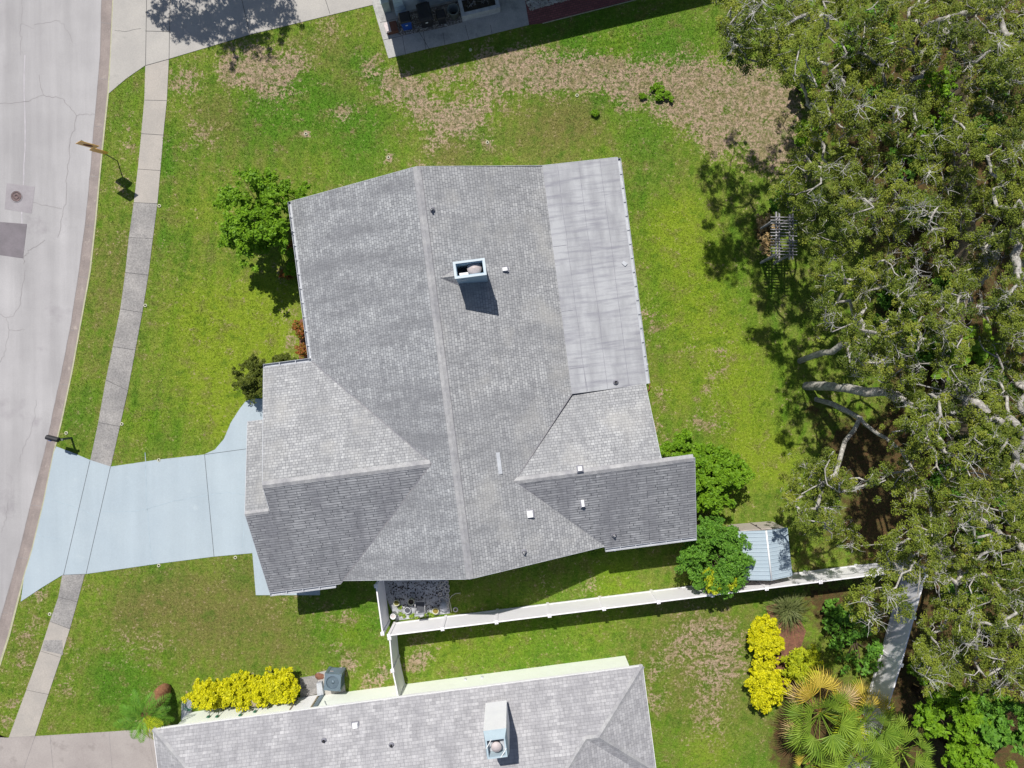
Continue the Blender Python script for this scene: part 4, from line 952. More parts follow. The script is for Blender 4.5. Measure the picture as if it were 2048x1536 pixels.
HOLES = [(1830,1190,30),(1810,1240,28),(1800,1290,24),(1590,60,20),(1660,100,24),(1730,180,26),(1640,300,26),(1820,350,26),(1760,440,24),(1880,330,24),(1970,350,26),(1900,560,26),(1660,490,24),(1820,630,24),(1980,640,22),(1850,730,24),(1930,850,28),(1860,930,24),(1980,940,24),(1900,1080,26),(2010,1110,24),(1960,1180,22),(1880,1260,26),(2030,1290,22),(1760,250,22),(2000,180,24),(1930,40,24),(1650,765,46),(1720,785,42),(1790,805,32),(1690,830,36),(1760,850,34),(1640,705,34),(1690,690,26),(1690,600,36),(1755,625,30),(1730,1110,40),(1690,1170,30),(1770,1160,26),(1780,300,24),(1830,470,30),(1700,520,26),(1960,430,28),(1770,590,30),(1840,560,24),(2010,520,30),(1940,640,24),(2020,730,26),(1800,880,26),(1880,950,24),(1950,1040,26),(1800,1040,30),(1700,1010,40),(2010,1000,22),(2000,1220,24),(1920,1180,22),(1650,380,20),(1700,300,18),(1960,250,26),(2030,330,22),(1640,1090,24),(1740,1150,20),(1930,1330,20),(1800,150,26),(1700,40,30),(1890,170,45),(1870,250,30),(1945,120,22),(1600,190,26),(1740,490,38),(1800,520,30),(1690,600,38),(1930,500,30),(1910,440,20),(1660,740,40),(1700,800,50),(1720,860,60),(1700,930,34),(1780,920,40),(1760,1000,45),(1740,1070,40),(1860,760,26),(1960,700,30),(1900,760,24),(1800,700,20),(1840,1180,34),(1690,1215,16),(2000,450,24),(1990,560,30),(1850,370,24),(1650,450,20),(1760,330,18),(1990,1290,26),(1950,590,22),(1880,880,22),(1700,1150,14),(1820,1350,20),(1870,1020,16),(1960,930,20)]
OAKS = [
 ('broad oak at the top right with grey limbs reaching over the dry lawn', (1650,220), [[(1655,212,3),(1690,180,5)],[(1655,212,3),(1640,240,5),(1600,170,7),(1560,110,7.6)],[(1690,180,5),(1740,120,6.5)],[(1640,240,5),(1650,330,7)]], [(1520,40),(1620,90),(1660,230),(1620,340)]),
 ('oak in the top right corner with thick pale limbs above the plank fence', (1850,60), [[(1870,45,3),(1900,40,5),(1870,110,7)],[(1900,40,5),(1980,20,7)]], [(1760,60),(1900,60),(2000,140),(1800,240)]),
 ('oak left of the plank fence between the arbor and the corner trees', (1740,440), [[(1755,430,3),(1800,420,5.5)],[(1800,420,5.5),(1720,430,7.5)]], [(1700,430),(1800,400),(1740,330)]),
 ('oak beyond the plank fence at the right edge in the upper half', (1950,470), [[(1980,470,3),(2010,420,6)],[(1980,470,3),(1960,560,6)]], [(1980,300),(2030,450),(2000,600)]),
 ('oak with one forked limb leaning right from the lawn edge, uppermost of three', (1600,722), [[(1625,712,1.4),(1665,700,2.8),(1730,672,5.),(1790,655,6.4),(1860,650,7.5)],[(1730,672,5.),(1700,600,7.)]], [(1700,580),(1760,640),(1860,620)]),
 ('oak with long pale trunk leaning right, middle of the three at the lawn edge', (1612,772), [[(1650,772,1.5),(1700,775,3.),(1770,785,4.6),(1835,820,6.),(1880,880,7.2)],[(1835,820,6.),(1920,770,7.6)],[(1835,820,6.),(1890,960,7.6)]], [(1900,780),(1880,860),(1960,880),(1920,720)]),
 ('oak with trunk curving down to the right, lowest of the three at the lawn edge', (1632,798), [[(1665,808,1.2),(1715,835,2.6),(1775,880,4.),(1825,935,5.2),(1860,1000,6.4)],[(1715,835,2.6),(1690,880,3.6),(1670,950,5.),(1600,990,6.)],[(1825,935,5.2),(1740,965,6.6)],[(1860,1000,6.4),(1860,1060,7.4),(1790,1095,7.6)]], [(1640,960),(1740,960),(1780,1080),(1620,1040)]),
 ('wide oak shading the corner where the white fences meet', (1880,1090), [[(1905,1110,3),(1920,1150,5),(1910,1200,6.6),(1880,1260,7.4)],[(1920,1150,5),(1990,1120,7)],[(1905,1110,3),(1850,1080,6)]], [(1850,1100),(1950,1060),(1990,1200),(1930,1290),(1700,1170),(1780,1190),(1870,1330)])]
def cluster_field():
    n = 9000; px = RNG.uniform(1420, 2240, n); py = RNG.uniform(-60, 1410, n)
    ok = inpoly(px, py, CAN)
    for x, y, r in HOLES: ok &= ((px-x)**2+(py-y)**2) > (r*RNG.uniform(.75, 1.1, n))**2
    ok &= (px > 1700) | (RNG.random(n) < np.where(py > 900, .8, .35)) | (py < 130)
    px, py = px[ok], py[ok]; out = []; grid = {}
    for x, y in zip(px, py):
        k = (int(x//34), int(y//34)); near = [q for i in (-1, 0, 1) for j in (-1, 0, 1) for q in grid.get((k[0]+i, k[1]+j), [])]
        if any((q[0]-x)**2+(q[1]-y)**2 < 18.5**2 for q in near): continue
        grid.setdefault(k, []).append((x, y)); out.append((x, y))
    return [p for p in out if sum(math.hypot(p[0]-q[0], p[1]-q[1]) < 48 for q in out) > 3]
CL = cluster_field()
seeds = [(i, s) for i, o in enumerate(OAKS) for s in o[3]]
own = [[] for _ in OAKS]
for x, y in CL:
    i = min(seeds, key=lambda q: (q[1][0]-x)**2+(q[1][1]-y)**2)[0]; own[i].append((x, y))
for i, (label, base, limbs, sd) in enumerate(OAKS):
    b = W(*base, 0); root = empty('oak_tree', (b.x, b.y, 0), label, 'tree', 'oaks of the wooded strip')
    T = []
    for x, y in own[i]:
        ed = min(1, max(0, (x-1560)/260)); dd_ = min(math.hypot(x-q[0], y-q[1]) for o_ in OAKS for q in o_[3]); z = 8.6+.5*ed-1.9*min(1.6, dd_/95)**1.6+RNG.uniform(-1.0, .8)+.7*math.sin(x*.03)*math.cos(y*.026)
        if y > 880 and x < 1720: z -= 1.4+1.6*(x < 1650)
        if y < 230 and x < 1640: z += 2.0
        if RNG.random() < .13: z -= 2.4
        T.append(tuple(W(x, y, z)))
    lb = [[tuple(W(*q)) for q in l] for l in limbs]
    if i < 4 or i == 7: lb[0] = [tuple(W(base[0], base[1], 1.2))]+lb[0]
    P, par, ch, cnt = grow((b.x, b.y, -.1), lb, T)
    sk = skin(P, par, ch, cnt, r0=.030 if i in (4, 5, 6) else .022, rmax=.27 if i in (4, 5, 6) else .42, minr=.010)
    sk.build('trunk', M['bark'], root)
    T = np.array(T)
    # leaf pads: each target carries several small tufts
    nt_ = 8; C = np.repeat(T, nt_, 0)+RNG.normal(size=(len(T)*nt_, 3))*np.array([.25, .25, .16])*RNG.uniform(.5, 1.5, len(T)).repeat(nt_)[:, None]; rr = RNG.uniform(.10, .27, len(C))
    V, t = leaves(C, rr, 80, .034, flat=.7, up=.55, aspect=.62)
    pc = np.repeat(C, 80, 0); t = np.clip(.55*RNG.random(len(t))+.28*(1+np.sin(pc[:, 0]*1.7+i)*np.cos(pc[:, 1]*1.3+2*i))+.12*RNG.normal(size=len(C)).repeat(80), 0, 1)
    tri_mesh('crown', V, 4, M['oak'], root, t)
    tw = twigs(C[RNG.random(len(C)) < .45], 2, .38, .008, .35)
    k = RNG.random(len(T)) < .2; dead = T[k]+np.array([0, 0, .3]); tw2 = twigs(dead, 9, .75, .011, .5)
    tri_mesh('twigs', np.concatenate([tw, tw2]), 4, M['twig'], root)
for i in range(26):
    x, y = [(1700,130),(1760,210),(1810,330),(1700,380),(1840,430),(1980,260),(2010,400),(1790,620),(1900,560),(2020,620),(1860,690),(1980,760),(2030,900),(1900,960),(1960,1060),(1850,800),(2020,1130),(1930,1180),(1980,1280),(1720,1290),(1680,1240),(2040,60),(1990,150),(1760,60),(1900,40),(2030,1010)][i]
    nm_ = ('upper', 'middle', 'lower')[int(y > 500)+int(y > 1000)]
    blob_bush('shade_fern', 'dark green low fern clump in deep oak shade, '+nm_+' part of the wooded strip', 'fern', x, y, .5, RNG.uniform(.8, 1.2), RNG.uniform(.8, 1.2), .4, 'leaf_mid' if i % 3 else 'leaf_olive', 14, 120, .08, blob=.42, group='shade ferns '+nm_)
# tree outside the frame that shades the pale driveway
r = empty('street_tree', tuple(W(392, -178, 0)), 'leafy street tree whose shade falls on the pale top driveway', 'tree')
T = []
while len(T) < 90:
    x, y, z = RNG.uniform(-3.4, 3.4), RNG.uniform(-2.4, 2.4), RNG.uniform(-1.4, 1.6)
    if (x/3.4)**2+(y/2.4)**2+(z/1.7)**2 < 1: T.append((r.location.x+x, r.location.y+y, 7+z))
P, par, ch, cnt = grow((r.location.x, r.location.y, 0), [[(r.location.x, r.location.y, 2), (r.location.x, r.location.y+.1, 4.5)]], T); skin(P, par, ch, cnt).build('trunk', M['bark'], r)
C = np.repeat(np.array(T), 6, 0)+RNG.normal(size=(540, 3))*.34; V, t = leaves(C, RNG.uniform(.15, .34, 540), 60, .06); tri_mesh('crown', V, 4, M['leaf_mid'], r, t)

# ---------------------------------------------------------------- shrubs and bushes
blob_bush('leafy_tree', 'bright green rounded tree at the left eave of the central house', 'tree', 512, 430, 2.6, 1.75, 2.25, 1.3, 'leaf_bright', 80, 380, .058, blob=.26)
blob_bush('leafy_tree', 'bright green rounded tree at the left eave of the central house', 'tree', 590, 385, 2.0, .8, .5, .5, 'leaf_bright', 16, 300, .055, blob=.4)['label'] = 'low bright green bush tucked against the top left roof corner'
blob_bush('shrub', 'green shrub with a few red leaves beside the left gutter', 'shrub', 588, 525, .9, .42, .95, .5, 'leaf_bright', 16, 260, .05, blob=.45)
for i, (x, y, lb, mt) in enumerate([(583, 490, 'small red tinged shrub nearest the rounded tree by the left wall', 'leaf_red'), (602, 655, 'reddish croton bush in the mulch strip by the left gutter', 'leaf_red'), (607, 700, 'orange red croton at the inner corner of the left gutter', 'leaf_red'), (572, 545, 'red leaved sprig below the green shrub by the left wall', 'leaf_red')]):
    blob_bush('croton_bush', lb, 'shrub', x, y, .5, .3, .45 if i == 1 else .28, .35, mt, 9, 130, .05, blob=.6, group='crotons by the left wall')
blob_bush('hedge', 'clipped olive green round hedge by the garage roof corner', 'hedge', 515, 755, .9, .95, .95, .6, 'leaf_olive', 46, 420, .035, blob=.34)
blob_bush('hedge', 'clipped olive green hedge strip under the left gutter', 'hedge', 567, 722, .8, .7, .35, .5, 'leaf_olive', 20, 420, .035, blob=.6)
blob_bush('leafy_bush', 'bright lime green bush beside the right end of the central roof', 'bush', 1420, 955, 1.5, 1.8, 1.45, .9, 'leaf_bright', 70, 420, .06, blob=.30)
blob_bush('leafy_bush', 'narrow lime green bush above the right roof corner', 'bush', 1362, 900, 1.2, .85, 1.0, .7, 'leaf_bright', 30, 340, .06, blob=.40)
blob_bush('leafy_bush', 'dark green dense bush left of the blue metal shed', 'bush', 1428, 1112, 1.7, 1.6, 1.75, .95, 'leaf_mid', 90, 520, .045, blob=.30)
blob_bush('leafy_bush', 'yellowish green spray of foliage hanging over the white fence', 'bush', 1440, 1160, 2.1, .75, .55, .4, 'leaf_lime', 20, 200, .045, blob=.5)
blob_bush('leafy_bush', 'small dark green bush between the roof corner and the shed', 'bush', 1400, 1060, 1.2, .7, .55, .6, 'leaf_mid', 20, 320, .045, blob=.4)
for i, (x, y, rx, ry, lb) in enumerate([(418, 1386, .95, .74, 'leftmost golden yellow clipped shrub of the row by the mint wall'), (474, 1379, 1.0, .78, 'golden yellow clipped shrub second from the left in the row by the mint wall'), (528, 1374, .95, .80, 'golden yellow clipped shrub second from the right in the row by the mint wall'), (566, 1371, .80, .82, 'rightmost golden yellow clipped shrub, beside the concrete step pad')]):
    blob_bush('golden_shrub', lb, 'shrub', x, y, .85, rx, ry, .5, 'leaf_yellow', 60, 420, .042, blob=.42, hollow=.25, group='golden shrubs by the mint wall', rot=R(8))
blob_bush('golden_shrub', 'round golden yellow shrub just below the long white fence', 'shrub', 1532, 1272, .9, .95, .92, .6, 'leaf_yellow', 64, 420, .045, blob=.4, hollow=.25)
blob_bush('golden_shrub', 'taller golden yellow shrub at the edge of the lower lawn', 'shrub', 1530, 1362, .9, .95, 1.25, .6, 'leaf_yellow', 70, 420, .045, blob=.4, hollow=.25)
blob_bush('golden_shrub', 'loose lime yellow shrub between the golden shrubs and the fan palm', 'shrub', 1600, 1330, .9, .8, 1.0, .6, 'leaf_lime', 44, 260, .05, blob=.4)
for (x, y, z, r_, lb) in [(1880, 175, 1.6, 1.1, 'glossy green understory bush beside the plank fence near the top'), (1875, 262, 1.4, 1.1, 'glossy green understory bush left of the plank fence, second from the top'), (1612, 165, 1.0, .8, 'bright green understory bush at the top edge of the dry lawn'), (1700, 90, 1.5, .8, 'green understory bush under the broad top oak'), (1620, 270, 1.3, .7, 'green understory bush at the right end of the dry lawn'), (1950, 700, 1.6, 1., 'green understory bush under the right hand oaks'), (1560, 405, 1.4, .55, 'dark glossy bush above the grey arbor'), (1990, 850, 1.8, 1., 'bright understory bush near the right edge'), (1800, 560, 1.2, .8, 'green understory bush in the oak shade right of the arbor'), (1850, 1340, 1.2, .7, 'low green bush right of the shaded white fence')]:
    blob_bush('understory_bush', lb, 'bush', x, y, z, r_, r_*.9, r_*.6, 'leaf_bright' if x != 1560 else 'leaf_mid', 22, 170, .08, blob=.36, group='understory bushes of the wooded strip')
for (x, y, r_, lb) in [(1900, 1430, 1.5, 'large glossy green tree crown in the bottom right, left half'), (2010, 1440, 1.6, 'large glossy green tree crown at the bottom right edge'), (1960, 1540, 1.7, 'large glossy green tree crown cut by the bottom edge')]:
    blob_bush('broadleaf_tree', lb, 'tree', x, y, 3.0, r_, r_*.85, .9, 'leaf_bright' if r_ != 1.6 else 'leaf_mid', 46, 200, .095, blob=.28, group='glossy trees in the bottom right')
for (x, y, r_, lb) in [(1312, 178, .32, 'bright green grass tuft in the dry patch, upper of the pair'), (1330, 194, .42, 'broad bright green grass tuft in the dry patch, lower of the pair'), (1285, 193, .16, 'tiny green grass tuft left of the broad tuft in the dry patch'), (1190, 226, .2, 'dark green grass tuft in the olive grass above the flat roof')]:
    blob_bush('grass_tuft', lb, 'grass tuft', x, y, .08, r_, r_*.8, .06, 'leaf_bright', 12, 200, .035, blob=.5)
# sword-leaved plant, fern-like
def sword(name, label, px, py, n, ln, mat='sword', w=.02, tilt=(.2, 1.1), z0=.1, cat='plant'):
    c = W(px, py, .4); r = empty(name, (c.x, c.y, 0), label, cat); a = RNG.uniform(0, 2*np.pi, n); e = RNG.uniform(*tilt, n); l_ = ln*RNG.uniform(.6, 1.1, n)
    V = []; p = np.stack([c.x+RNG.normal(size=n)*.12, c.y+RNG.normal(size=n)*.12, np.full(n, z0)], -1); W0 = w
    for s in range(4):
        d = np.stack([np.cos(a)*np.cos(e), np.sin(a)*np.cos(e), np.sin(e)], -1); q = p+d*(l_/4)[:, None]; sd = np.stack([-np.sin(a), np.cos(a), np.zeros(n)], -1); w1 = w*(1-(s+1)/4.02)
        V.append(np.stack([p-sd*W0, p+sd*W0, q+sd*w1, q-sd*w1], 1)); p, W0 = q, w1; e = e-.42
    V = np.concatenate(V, 0).reshape(-1, 3); V[:, 2] = np.maximum(V[:, 2], .03)
    tri_mesh('leaves', V, 4, M[mat], r, RNG.random(len(V)//4)); return r
sword('spiky_plant', 'dark spiky grass clump below the corner of the long white fence', 1578, 1222, 260, 1.5)
sword('spiky_plant', 'small green spiky plant under the right hand oaks', 1965, 535, 60, 1.1)
def banana(px, py, z, label):
    c = W(px, py, z); r = empty('banana_plant', (c.x, c.y, 0), label, 'plant'); m = MB(); m.tube([(c.x, c.y, 0), (c.x, c.y, z*.7)], [.09, .06], 8); m.build('stem', M['stem'], r)
    for k in range(6):
        a = random.uniform(0, 6.28); V = []; p = np.array([c.x, c.y, z*.65]); e = .9; ln = random.uniform(1.1, 1.7)
        for s in range(7):
            d = np.array([math.cos(a)*math.cos(e), math.sin(a)*math.cos(e), math.sin(e)]); q = p+d*ln/7; sd = np.array([-math.sin(a), math.cos(a), -.25])
            f = lambda t: .2*math.sin(math.pi*min(1, max(.04, t)))**.6
            w0, w1 = f(s/7), f((s+1)/7)
            V += [p-sd*w0, p, q, q-sd*w1]; sd2 = sd*np.array([1, 1, -1]); V += [p, p+sd2*w0, q+sd2*w1, q]; p = q; e -= .25
        tri_mesh('leaf', np.array(V), 4, M['banana'], r, np.full(len(V)//4, random.random()))
banana(1995, 690, 3.0, 'banana plant with broad bright leaves at the right edge'); banana(1890, 830, 3., 'banana plant among the oak limbs below the plank fence'); banana(1920, 735, 2.6, 'banana plant beside the hollow stump under the oaks')
# ---------------------------------------------------------------- palms
def fan(c, a, e, petiole, rad, nseg=22, spread=2.9):
    """one palmate leaf: petiole tube verts + folded blades (quads)"""
    d = np.array([math.cos(a)*math.cos(e), math.sin(a)*math.cos(e), math.sin(e)]); hub = c+d*petiole; V = []
    sd = np.array([-math.sin(a), math.cos(a), 0]); up = np.cross(d, sd)
    V.append([c-sd*.014, c+sd*.014, hub+sd*.01, hub-sd*.01])
    d2 = d*.94+np.array([0, 0, -.3]); d2 /= np.linalg.norm(d2)
    for k in range(nseg):
        t = (k/(nseg-1)-.5)*2*spread/2; dr_ = d2*math.cos(t)+sd*math.sin(t); dr_ = dr_/np.linalg.norm(dr_)
        wd_ = np.cross(dr_, up); wd_ /= np.linalg.norm(wd_); ln = rad*(1-.22*abs(t)/1.3)*random.uniform(.9, 1.05)
        m1 = hub+dr_*ln*.55; tip = hub+dr_*ln+np.array([0, 0, -.16*ln]); w = ln*.5*spread/nseg*.42
        z_ = up*(.012 if k % 2 else -.012)
        V.append([hub, m1-wd_*w+z_, tip, m1+wd_*w-z_])
    return V
def fan_palm(px, py, z, n, label, yellow=.35, rad=.95, pet=1.05):
    c = W(px, py, z); r = empty('fan_palm', (c.x, c.y, 0), label, 'palm', 'fan palms by the shaded fence')
    m = MB(); m.tube([(c.x, c.y, 0), (c.x+.05, c.y, z*.5), (c.x, c.y, z)], [.2, .17, .13], 10); m.build('trunk', M['trunk_p'], r)
    for k in range(n):
        a = k*2.4+random.uniform(-.3, .3); e = 1.15-1.35*(k/n)+random.uniform(-.1, .1)
        V = fan(np.array(c), a, e, pet*random.uniform(.75, 1.15), rad*random.uniform(.8, 1.15))
        old = k/n > .4 and random.random() < yellow*1.25 and math.sin(a) > -.6
        mt = 'frond' if not old else random.choice(['frond_y', 'frond_y', 'frond_b', 'leaf_lime'])
        tri_mesh('frond', np.array(V).reshape(-1, 3), 4, M[mt], r, np.clip(np.full(len(V), random.random()*.6)+RNG.random(len(V))*.4, 0, 1))
fan_palm(1640, 1425, 2.0, 30, 'fan palm with yellowing outer fronds below the lime shrub', .5, 1.05, 1.25)
fan_palm(1728, 1440, 2.2, 22, 'fan palm overlapping the lower end of the shaded white fence', .42)
fan_palm(1720, 1520, 2.1, 26, 'green fan palm cut by the bottom edge', .12)
fan_palm(1800, 1500, 2.5, 22, 'green fan palm nearest the glossy bottom right trees', .0, .75)
fan_palm(1620, 1530, 1.4, 16, 'small fan palm with one orange frond at the lawn edge', .3, .5, .6)
def feather_palm(px, py, bx, by, z, n, ln, label):
    c = W(px, py, z); b = W(bx, by, 0); r = empty('feather_palm', (b.x, b.y, 0), label, 'palm')
    m = MB(); K = 22
    path = [b.lerp(c, t) for t in np.linspace(0, .93, K)]; rr = [.20+.14*math.sin(min(1, k/5)*1.57)-.16*(k/K)**2+(.05 if k % 2 else 0) for k in range(K)]
    m.tube(path, rr, 12); m.build('trunk', M['trunk_p'], r)
    for k in range(n):
        a = k*2.4; e = 1.0-.95*(k/n); V = []; p = np.array(c)+0.; l_ = ln*random.uniform(.8, 1.1); S_ = 15
        for s in range(S_):
            d = np.array([math.cos(a)*math.cos(e), math.sin(a)*math.cos(e), math.sin(e)]); q = p+d*l_/S_; sd = np.array([-math.sin(a), math.cos(a), 0])
            V.append([p-sd*.012, p+sd*.012, q+sd*.01, q-sd*.01])
            if s > 2:
                L2 = .36*math.sin(math.pi*(s/S_)**.8)+.06
                for g in (-1, 1):
                    dd = d*.62+sd*g*.75+np.array([0, 0, -.18+random.uniform(-.1, .15)]); wq = d*.034; t2 = p+dd*L2
                    V.append([p-wq*.4, p+dd*L2*.5-wq, t2, p+dd*L2*.5+wq])
            p = q; e -= .075
        tri_mesh('frond', np.array(V).reshape(-1, 3), 4, M['leaf_mid' if k % 5 else 'leaf_lime'], r, np.clip(np.full(len(V), random.random()*.5)+RNG.random(len(V))*.5, 0, 1))
feather_palm(288, 1434, 333, 1374, 2.2, 17, 1.45, 'squat feather palm with a thick brown trunk at the neighbouring driveway')

# ---------------------------------------------------------------- shed, arbor, sign, mailbox
sh = empty('metal_shed', W(1520, 1100, 0), 'pale blue ribbed metal roof shed with beige walls by the fence', 'shed')
ze, zr_ = 1.72, 1.98
c_ = [W(1475, 1063, ze), W(1532, 1061, zr_), W(1575, 1055, ze), W(1585, 1152, ze), W(1543, 1161, zr_), W(1487, 1161, ze)]
c_[5] = c_[0]+(c_[3]-c_[2])+Vector((0, 0, 0)); ru = (c_[4]-c_[1])
m = MB(); m.face([c_[0], c_[5], c_[4], c_[1]], 0); m.face([c_[1], c_[4], c_[3], c_[2]], 0)
dn = Vector((0, 0, -.05))
for q in ((0, 1), (1, 2), (2, 3), (3, 4), (4, 5), (5, 0)): m.face([c_[q[0]], c_[q[1]], c_[q[1]]+dn, c_[q[0]]+dn], 0)
rf = m.build('roof', M['shedroof'], sh)
m = MB()
for i in range(13):
    t = (i+.6)/13
    for A0, A1, B0, B1 in ((c_[0], c_[5], c_[1], c_[4]), (c_[1], c_[4], c_[2], c_[3])):
        p, q = A0.lerp(A1, t), B0.lerp(B1, t); dd = (q-p); pp, qq = p+dd*.03, q-dd*.03
        u = (A1-A0).normalized()*.02; up = Vector((0, 0, .022))
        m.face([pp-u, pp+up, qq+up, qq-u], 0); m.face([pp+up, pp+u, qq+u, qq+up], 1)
m.build('ribs', [M['shedroof'], M['shed_rib_shade']], rf)
m = MB(); m.tube([c_[1]+Vector((0, 0, .02)), c_[4]+Vector((0, 0, .02))], .045, 6); m.build('ridge_cap', M['white'], rf)
g = [W(1459, 1050), W(1545, 1041), W(1558, 1135), W(1470, 1145)]
tp = [c_[0]+Vector((.06, -.04, -.04)), c_[2]+Vector((-.08, -.04, -.04)), c_[3]+Vector((-.08, .08, -.04)), c_[5]+Vector((.06, .08, -.04))]
m = MB(); gg = [Vector((p.x, p.y, 0)) for p in tp]
for i in range(4): j = (i+1) % 4; m.face([gg[i], gg[j], tp[j], tp[i]], 0)
for i, rm in ((3, 7), (1, 7)):
    j = (i+1) % 4
    for k in range(1, 8): p = gg[i].lerp(gg[j], k/8); m.box((p.x, p.y, .85), (.04, .04, 1.6), TH, 0)
m.build('wall', M['tin'], sh)
m = MB()
for t0, t1 in ((.06, .47), (.5, .92)):
    p, q = gg[0].lerp(gg[1], t0), gg[0].lerp(gg[1], t1); mid = (p+q)/2; ang = math.atan2((q-p).y, (q-p).x); m.box((mid.x, mid.y+.03, .84), ((q-p).length, .03, 1.55), ang)
    m.box((p.x, p.y+.05, .84), (.04, .04, 1.55), ang); 
dd = m.build('door', M['shedwall'], sh)
m = MB(); p = gg[0].lerp(gg[1], .5); m.box((p.x, p.y+.07, .9), (.05, .05, .12), TH); m.build('handle', M['black'], dd)
ab = empty('garden_arbor', W(1545, 480, 0), 'weathered grey slatted wooden arbor under the oak edge', 'arbor'); za = 2.15
m = MB()
def beam(m, p, q, z, w=.06, h=.1):
    a, b = W(p[0], p[1], z), W(q[0], q[1], z); d = b-a; m.box(tuple((a+b)/2), (d.length, w, h), math.atan2(d.y, d.x))
for x in (1552, 1558): beam(m, (x, 424), (x, 517), za)
for x in (1579, 1585): beam(m, (x, 468), (x, 519), za)
for x in (1579, 1585): beam(m, (x, 428), (x, 519), za-.002)
bsplit(m, 'beam', M['wood'], ab)
for i in range(13):
    m = MB(); y = 434+i*6.2; beam(m, (1541, y), (1594, y+(4 if i == 7 else 1)), za+.08, .035, .05); m.build('slat', M['wood'], ab)
for (x, y) in ((1555, 437), (1555, 509), (1582, 437), (1582, 509)):
    p = W(x, y, za); m = MB(); m.box((p.x, p.y, za/2-.03), (.1, .1, za-.05), 0); m.build('post', M['wood'], ab)
m = MB()
for (x, y) in ((1548, 440), (1548, 510), (1575, 512)):
    a = W(x, y, za-.05); b = a+Vector((-.38, -.25, -.75)); m.tube([a, b], .05, 4)
bsplit(m, 'brace', M['wood'], ab)
# a trellis of dry brown fern beside the arbor
blob_bush('dry_bush', 'reddish brown dry bush left of the grey arbor', 'bush', 1532, 465, .7, .5, 1.1, .4, 'frond_b', 16, 50, .05, blob=.5)

sg = empty('road_sign', W(235, 322, 0), 'yellow diamond warning sign with smaller plaque on a thin pole', 'sign')
b = W(235, 322, 0)
m = MB(); m.tube([(b.x, b.y, -.05), (b.x, b.y, 3.05)], .028, 6); m.build('pole', M['post'], sg)
sd = Vector((.995, -.10, 0)); nm = Vector((-.10, -.995, 0))
def plate(z, hw, pts, mt, off=.035, th=.008):
    m = MB(); c0 = Vector((b.x, b.y, z))+nm*off
    for s_, k in ((-1, 0), (1, 1)):
        P = [c0+sd*(x*hw)+Vector((0, 0, y*hw))+nm*th*s_ for x, y in pts]; m.face(P if s_ > 0 else P[::-1], k)
    n_ = len(pts)
    for i in range(n_): j = (i+1) % n_; m.face([c0+sd*(pts[q][0]*hw)+Vector((0, 0, pts[q][1]*hw))+nm*th*s_ for q, s_ in ((i, -1), (j, -1), (j, 1), (i, 1))], 1)
    return m
D_ = [(0, -1), (1, 0), (0, 1), (-1, 0)]
s1 = plate(2.55, .56, D_, 0).build('warning_plate', [M['signback'], M['sign']], sg)
m = MB(); c0 = Vector((b.x, b.y, 2.55))+nm*(.035+.012)
m.face([c0+sd*(.22*math.cos(t))+Vector((0, 0, .17*math.sin(t)-.05)) for t in np.linspace(0, 2*math.pi, 18)[:-1]]); m.build('symbol', M['sign_mark'], s1)
s2 = plate(1.62, .44, [(0, -.98), (.35, -.85), (1, -.1), (.85, .25), (.3, .95), (-.3, .95), (-1, .1), (-.85, -.3)], 0).build('lower_plate', [M['sign'], M['sign']], sg)

mb_ = empty('mailbox', W(143, 876, 0), 'black mailbox on a grey green wooden post at the kerb', 'mailbox'); b = W(143, 876, 0)
m = MB(); m.box((b.x, b.y, .5), (.10, .10, 1.0), .2); m.build('post', M['post'], mb_)
m = MB(); m.box((b.x-.1, b.y-.02, 1.0), (.62, .1, .07), .05); m.build('arm', M['post'], mb_)
m = MB(); K = 9; pr = [(-.11, 0), (-.11, .13)]+[(-.11*math.cos(t), .13+.11*math.sin(t)) for t in np.linspace(.2, 2.94, K)]+[(.11, .13), (.11, 0)]
x0, x1 = -.52, .06; rot = Matrix.Rotation(-.25, 3, 'Z')
A0 = [Vector((b.x-.0, b.y, 1.04))+rot @ Vector((x0, y, z)) for y, z in pr]; A1 = [Vector((b.x-.0, b.y, 1.04))+rot @ Vector((x1, y, z)) for y, z in pr]
for i in range(len(pr)): j = (i+1) % len(pr); m.face([A0[i], A1[i], A1[j], A0[j]])
m.face(A0[::-1]); m.face(A1); bx_ = m.build('box', M['black'], mb_)
m = MB(); m.box(tuple(Vector((b.x, b.y, 1.2))+rot @ Vector((-.3, -.125, 0))), (.15, .01, .05), -.25); m.build('flag', M['bluebin'], mb_)

# ---------------------------------------------------------------- air conditioner and small garden things
pd = MB(); pd.prism(G(ACPAD), 0, .07); tag(pd.build('concrete_pad', M['apron']), 'pale concrete pad carrying the air conditioner', 'slab')
pd = MB(); pd.prism(G(STEPPAD), 0, .05); pd.prism(G([(602,1376),(637,1371),(638,1386),(602,1393)]), .05, .1); tag(pd.build('step_pad', M['walk_old']), 'stained concrete step pad before the side door', 'slab')
acr = empty('air_conditioner', W(670, 1360, 0), 'slate grey cube air conditioner with round fan top on its pad', 'air conditioner')
zt = .95; ct = W(665, 1365, zt); an = R(-4)
def rbox2(c, w, d, ang, p=5, n=48):
    out = []
    for k in range(n):
        t = 2*math.pi*k/n; q = (abs(math.cos(t))**p+abs(math.sin(t))**p)**(-1/p); x, y = w/2*q*math.cos(t), d/2*q*math.sin(t)
        out.append((c[0]+x*math.cos(ang)-y*math.sin(ang), c[1]+x*math.sin(ang)+y*math.cos(ang)))
    return out
